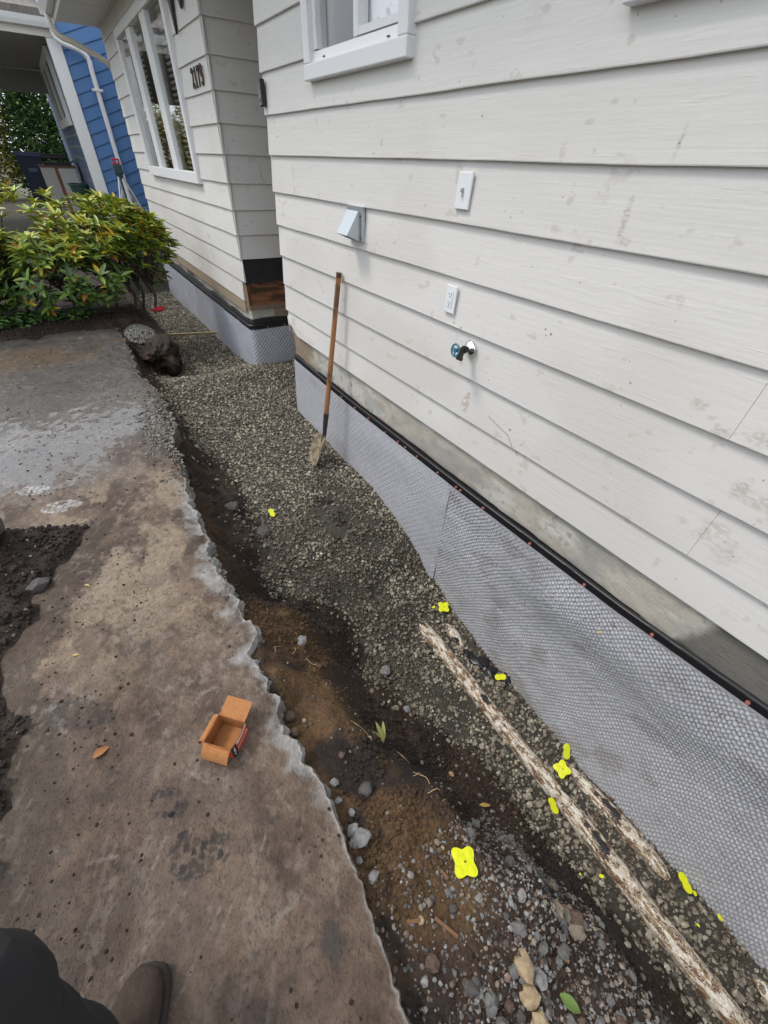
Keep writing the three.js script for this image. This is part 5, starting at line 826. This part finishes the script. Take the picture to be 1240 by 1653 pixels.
{ // wheeled bin, cupboard and pots against the neighbour's porch
  const b = thing('wheeled_bin', 'dark navy wheeled refuse bin beyond the shrub', 'bin', [-1.42, .38, -17.6]);
  const taper = (w0, d0, w1, d1, h0, h1) => { const g = new THREE.BoxGeometry(1, h1 - h0, 1), p = g.attributes.position; for (let i = 0; i < p.count; i++) { const top = p.getY(i) > 0; p.setXYZ(i, p.getX(i) * (top ? w1 : w0), p.getY(i) + (h0 + h1) / 2, p.getZ(i) * (top ? d1 : d0)); } g.computeVertexNormals(); return g; };
  const navy = M({ color: [.012, .02, .055], roughness: .45 });
  mesh('body', taper(.44, .5, .56, .64, .05, .98), navy, b); mesh('lid', merge([taper(.6, .7, .54, .62, .985, 1.07), rod([-.26, 1.0, -.36], [.26, 1.0, -.36], .018)]), navy, b); mesh('print', box(-.1, .1, .66, .74, .3, .315), M({ color: [.1, .12, .2], roughness: .6 }), b);
  for (const x of [-.24, .24]) mesh('wheel', rod([x - .025, .1, -.26], [x + .025, .1, -.26], .1, .1, 18), blackMat, b);
  const c = thing('cupboard', 'white panelled cupboard with a brown upright left outdoors by the neighbour wall', 'cupboard', [-.98, .2, -14.0]);
  mesh('carcass', rbox(-.3, .36, 0, 1.02, -.28, .24, .004), M({ color: [.42, .4, .38], roughness: .7 }), c); mesh('door', rbox(-.29, -.045, .03, 1.0, .242, .262, .003), M({ color: [.5, .48, .46], roughness: .6 }), c); mesh('door', rbox(.02, .35, .03, 1.0, .242, .262, .003), M({ color: [.62, .6, .57], roughness: .6 }), c); mesh('upright', rbox(-.043, .018, .02, 1.02, .24, .268, .003), M({ color: [.24, .1, .05], roughness: .7 }), c); mesh('worktop', rbox(-.32, .38, 1.022, 1.05, -.3, .28, .003), M({ color: [.16, .08, .05], roughness: .6 }), c);
  const g = thing('camp_stove', 'black metal grill standing on the cupboard', 'grill', [-.93, 1.25, -14.02]);
  mesh('tray', rbox(-.26, .26, .0, .05, -.2, .2, .01), blackMat, g); mesh('lid', rbox(-.24, .24, .1, .19, -.2, .0, .02), blackMat, g); mesh('grate', merge([-2, -1, 0, 1, 2].map(k => rod([k * .09, .06, -.18], [k * .09, .06, .18], .008))), M({ color: [.3, .3, .3], roughness: .5, metalness: .6 }), g); mesh('hose', tube([[.24, .04, .1], [.34, .08, .12], [.38, .0, .1], [.36, -.3, .12]], .012, 20, 8), blackMat, g);
  const p = thing('plant_tub', 'green plastic tub in front of the cupboard', 'tub', [-.68, .3, -13.2]);
  mesh('tub', new THREE.LatheGeometry([[0, .0], [.15, 0], [.2, .62], [.225, .63], [.225, .67], [.19, .67], [.14, .08], [0, .08]].map(q => new THREE.Vector2(...q)), 24), M({ color: [.025, .07, .05], roughness: .5 }), p); mesh('soil', rod([0, .5, 0], [0, .6, 0], .18), M({ color: DARK }), p);
  const q = thing('flower_pot', 'terracotta bowl on a concrete step below the ivy', 'pot', [-1.02, 1.02, -17.0]);
  mesh('bowl', new THREE.LatheGeometry([[0, .0], [.12, 0], [.2, .14], [.22, .15], [.22, .18], [.19, .18], [.1, .03], [0, .03]].map(v => new THREE.Vector2(...v)), 24), M({ color: [.32, .12, .06], roughness: .8 }), q);
  const s = thing('steps', 'rough concrete steps below the terracotta bowl', 'steps', [-.95, .35, -17.0]); mesh('step', rbox(-.3, .42, 0, .66, -.4, .2, .01), M({ color: [.3, .29, .26], roughness: .9 }), s); mesh('step', rbox(-.3, .42, 0, .46, .202, .5, .01), M({ color: [.28, .27, .24], roughness: .9 }), s); mesh('step', rbox(-.3, .42, 0, .22, .502, .8, .01), M({ color: [.3, .29, .26], roughness: .9 }), s);
  const rg = tag(mesh('red_rag', softStone(9, .4, .5), M({ color: [.42, .02, .025], roughness: .7 })), 'scrap of bright red plastic under the shrub by the trench', 'scrap'); rg.scale.set(.09, .06, .06); rg.position.set(-.72, .05, -6.05);
}
// ---------------------------------------------------------------- the person standing on the slab
{
  const t = thing('person', 'person in black jacket and trousers with brown boots standing on the slab', 'person', [0, 0, 0]);
  const B = []; const cap = (a, b, ra, rb, c) => B.push([a, b, ra, rb, c]);
  const ankR = [-1.915, .1, -.16], kneeR = [-1.925, .53, -.295], hipR = [-2.0, .93, -.03], ankL = [-2.16, .1, .12], kneeL = [-2.17, .5, .02], hipL = [-2.15, .93, .1];
  cap(ankR, kneeR, .075, .088, 0); cap(kneeR, hipR, .09, .12, 0); cap(ankL, kneeL, .062, .085, 0); cap(kneeL, hipL, .088, .115, 0);
  cap([-2.03, .98, .01], [-2.12, .98, .07], .13, .13, 0); cap([-2.075, 1.0, .04], [-2.04, 1.32, -.0], .15, .165, 1); cap([-1.9, 1.42, .06], [-2.12, 1.42, -.07], .075, .075, 1); cap([-2.0, 1.3, .0], [-2.0, 1.45, -.02], .15, .09, 1);
  const shR = [-1.86, 1.42, .07], elR = [-1.72, 1.2, .13], haR = [-1.53, 1.4, .11], shL = [-2.16, 1.42, -.09], elL = [-2.0, 1.17, -.02 + .2], haL = [-1.66, 1.36, .16];
  cap(shR, elR, .062, .05, 1); cap(elR, haR, .048, .036, 1); cap([-2.16, 1.42, -.07], [-2.12, 1.15, .1], .062, .05, 1); cap([-2.12, 1.15, .1], haL, .048, .036, 1);
  cap([-1.99, 1.46, -.02], [-1.97, 1.56, -.035], .058, .056, 2); cap([-1.955, 1.64, -.045], [-1.945, 1.7, -.04], .082, .09, 2); cap([-1.93, 1.58, -.06], [-1.915, 1.6, -.07], .055, .05, 2); cap([-1.875, 1.635, -.1], [-1.868, 1.62, -.105], .016, .018, 2);
  for (const [h, e] of [[haR, elR], [haL, elL]]) { const d = V(h[0] - e[0], h[1] - e[1], h[2] - e[2]).normalize(), w = V(.5, .2, -.6).normalize(); const P = (k, s) => [h[0] + d.x * k + w.x * s, h[1] + d.y * k + w.y * s, h[2] + d.z * k + w.z * s]; cap(P(.02, -.02), P(.06, .02), .026, .026, 2); [[.075, -.03, .035], [.085, -.01, .04], [.085, .01, .038], [.07, .03, .03]].forEach(([k, s, l]) => { cap(P(k - .02, s), P(k, s), .011, .01, 2); cap(P(k, s), P(k + l * .6, s + .02), .01, .0085, 2); }); cap(P(.02, .03), P(.05, .055), .012, .01, 2); }
  const sdf = (x, y, z, out) => { let d = 1e3, best = 1e3, c = 0; for (const [a, b, ra, rb, cc] of B) { const bx = b[0] - a[0], by = b[1] - a[1], bz = b[2] - a[2], tt = clamp(((x - a[0]) * bx + (y - a[1]) * by + (z - a[2]) * bz) / (bx * bx + by * by + bz * bz)), dd = Math.hypot(x - a[0] - bx * tt, y - a[1] - by * tt, z - a[2] - bz * tt) - lerp(ra, rb, tt); if (dd < best) { best = dd; c = cc; } const k = Math.min(ra, rb) * .5, h = clamp(.5 + .5 * (dd - d) / k); d = d === 1e3 ? dd : lerp(dd, d, h) - k * h * (1 - h); } if (out) out.c = c; if (c < 2 && Math.abs(d) < .05) d += .016 * (vn3(x * 11 + y * 7 + 50, y * 13 + 50, z * 11 + 50, 3) - .5) + .008 * (vn3(x * 26 + 50, y * 34 + 50, z * 26 + 50, 4) - .5); return d; };
  const N = 128, mc = new MarchingCubes(N, new THREE.MeshBasicMaterial(), false, false, 400000), cen = [-1.93, .93, .02], half = .95; mc.isolation = 0;
  for (let k = 0; k < N; k++) for (let j = 0; j < N; j++) for (let i = 0; i < N; i++) { const x = cen[0] + (i / N * 2 - 1) * half, y = cen[1] + (j / N * 2 - 1) * half, z = cen[2] + (k / N * 2 - 1) * half; mc.field[i + j * N + k * N * N] = Math.abs(x - cen[0]) > .75 || Math.abs(z - cen[2]) > .5 ? -1 : -sdf(x, y, z); }
  mc.update(); const n = mc.count, P = new Float32Array(n * 3), C = new Float32Array(n * 3), o = {};
  for (let i = 0; i < n; i++) { const x = cen[0] + mc.positionArray[3 * i] * half, y = cen[1] + mc.positionArray[3 * i + 1] * half, z = cen[2] + mc.positionArray[3 * i + 2] * half; P[3 * i] = x; P[3 * i + 1] = y; P[3 * i + 2] = z; sdf(x, y, z, o); const c = o.c === 2 ? [.42, .25, .18] : o.c === 1 ? [.014, .014, .017] : [.018, .018, .02]; C.set(c, 3 * i); }
  let g = new THREE.BufferGeometry(); g.setAttribute('position', new THREE.BufferAttribute(P, 3)); g.setAttribute('color', new THREE.BufferAttribute(C, 3)); g = mergeVertices(g, 1e-4); g.computeVertexNormals();
  mesh('body', g, M({ vertexColors: true, roughness: .92, color: [1, 1, 1] }), t);
  mesh('hair', (() => { const h = softStone(3, 1, .06); h.scale(.098, .1, .102); h.translate(-1.965, 1.705, -.03); return h; })(), M({ color: [.03, .022, .018], roughness: .8 }), t);
  const bootM = M({ color: [.06, .04, .03], map: soilTile, roughness: .85 });
  const boot = (h, d) => { const q = softStone(8, .6, .05), p = q.attributes.position; for (let i = 0; i < p.count; i++) { const z = p.getZ(i), y = p.getY(i); p.setXYZ(i, Math.sign(p.getX(i)) * Math.pow(Math.abs(p.getX(i)), .7) * .056, Math.max(-.05, y * .08 * (1 - .3 * Math.max(0, -z))), Math.sign(z) * Math.pow(Math.abs(z), .85) * .15); } q.computeVertexNormals(); q.rotateY(d); q.translate(h[0], .052, h[2]); const s = new THREE.CylinderGeometry(.066, .07, .14, 18); s.translate(h[0] - .03 * Math.sin(-d), .13, h[2] + .04); return merge([q, s]); };
  const soleOf = (h, d) => { const q = softStone(8, .6, .03), p = q.attributes.position; for (let i = 0; i < p.count; i++) { const z = p.getZ(i); p.setXYZ(i, Math.sign(p.getX(i)) * Math.pow(Math.abs(p.getX(i)), .6) * .061, clamp(p.getY(i) * .3, -.013, .013), Math.sign(z) * Math.pow(Math.abs(z), .8) * .157); } q.computeVertexNormals(); q.rotateY(d); q.translate(h[0], .013, h[2]); return q; };
  const rub = M({ color: [.03, .024, .02], roughness: .9 });
  mesh('boot', boot([-1.892, 0, -.2], -.55), bootM, t); mesh('boot_sole', soleOf([-1.892, 0, -.2], -.55), rub, t); mesh('boot_sole', soleOf([-2.1, 0, .06], -.4), rub, t); mesh('boot', boot([-2.1, 0, .06], -.4), bootM, t);
  mesh('trouser_seam', tube([[-1.95, .86, -.16], [-1.9, .66, -.32], [-1.885, .54, -.375], [-1.895, .34, -.31]], .0035, 24, 6), M({ color: [.004, .004, .005], roughness: .95 }), t);
}
renderer.render(scene, camera);
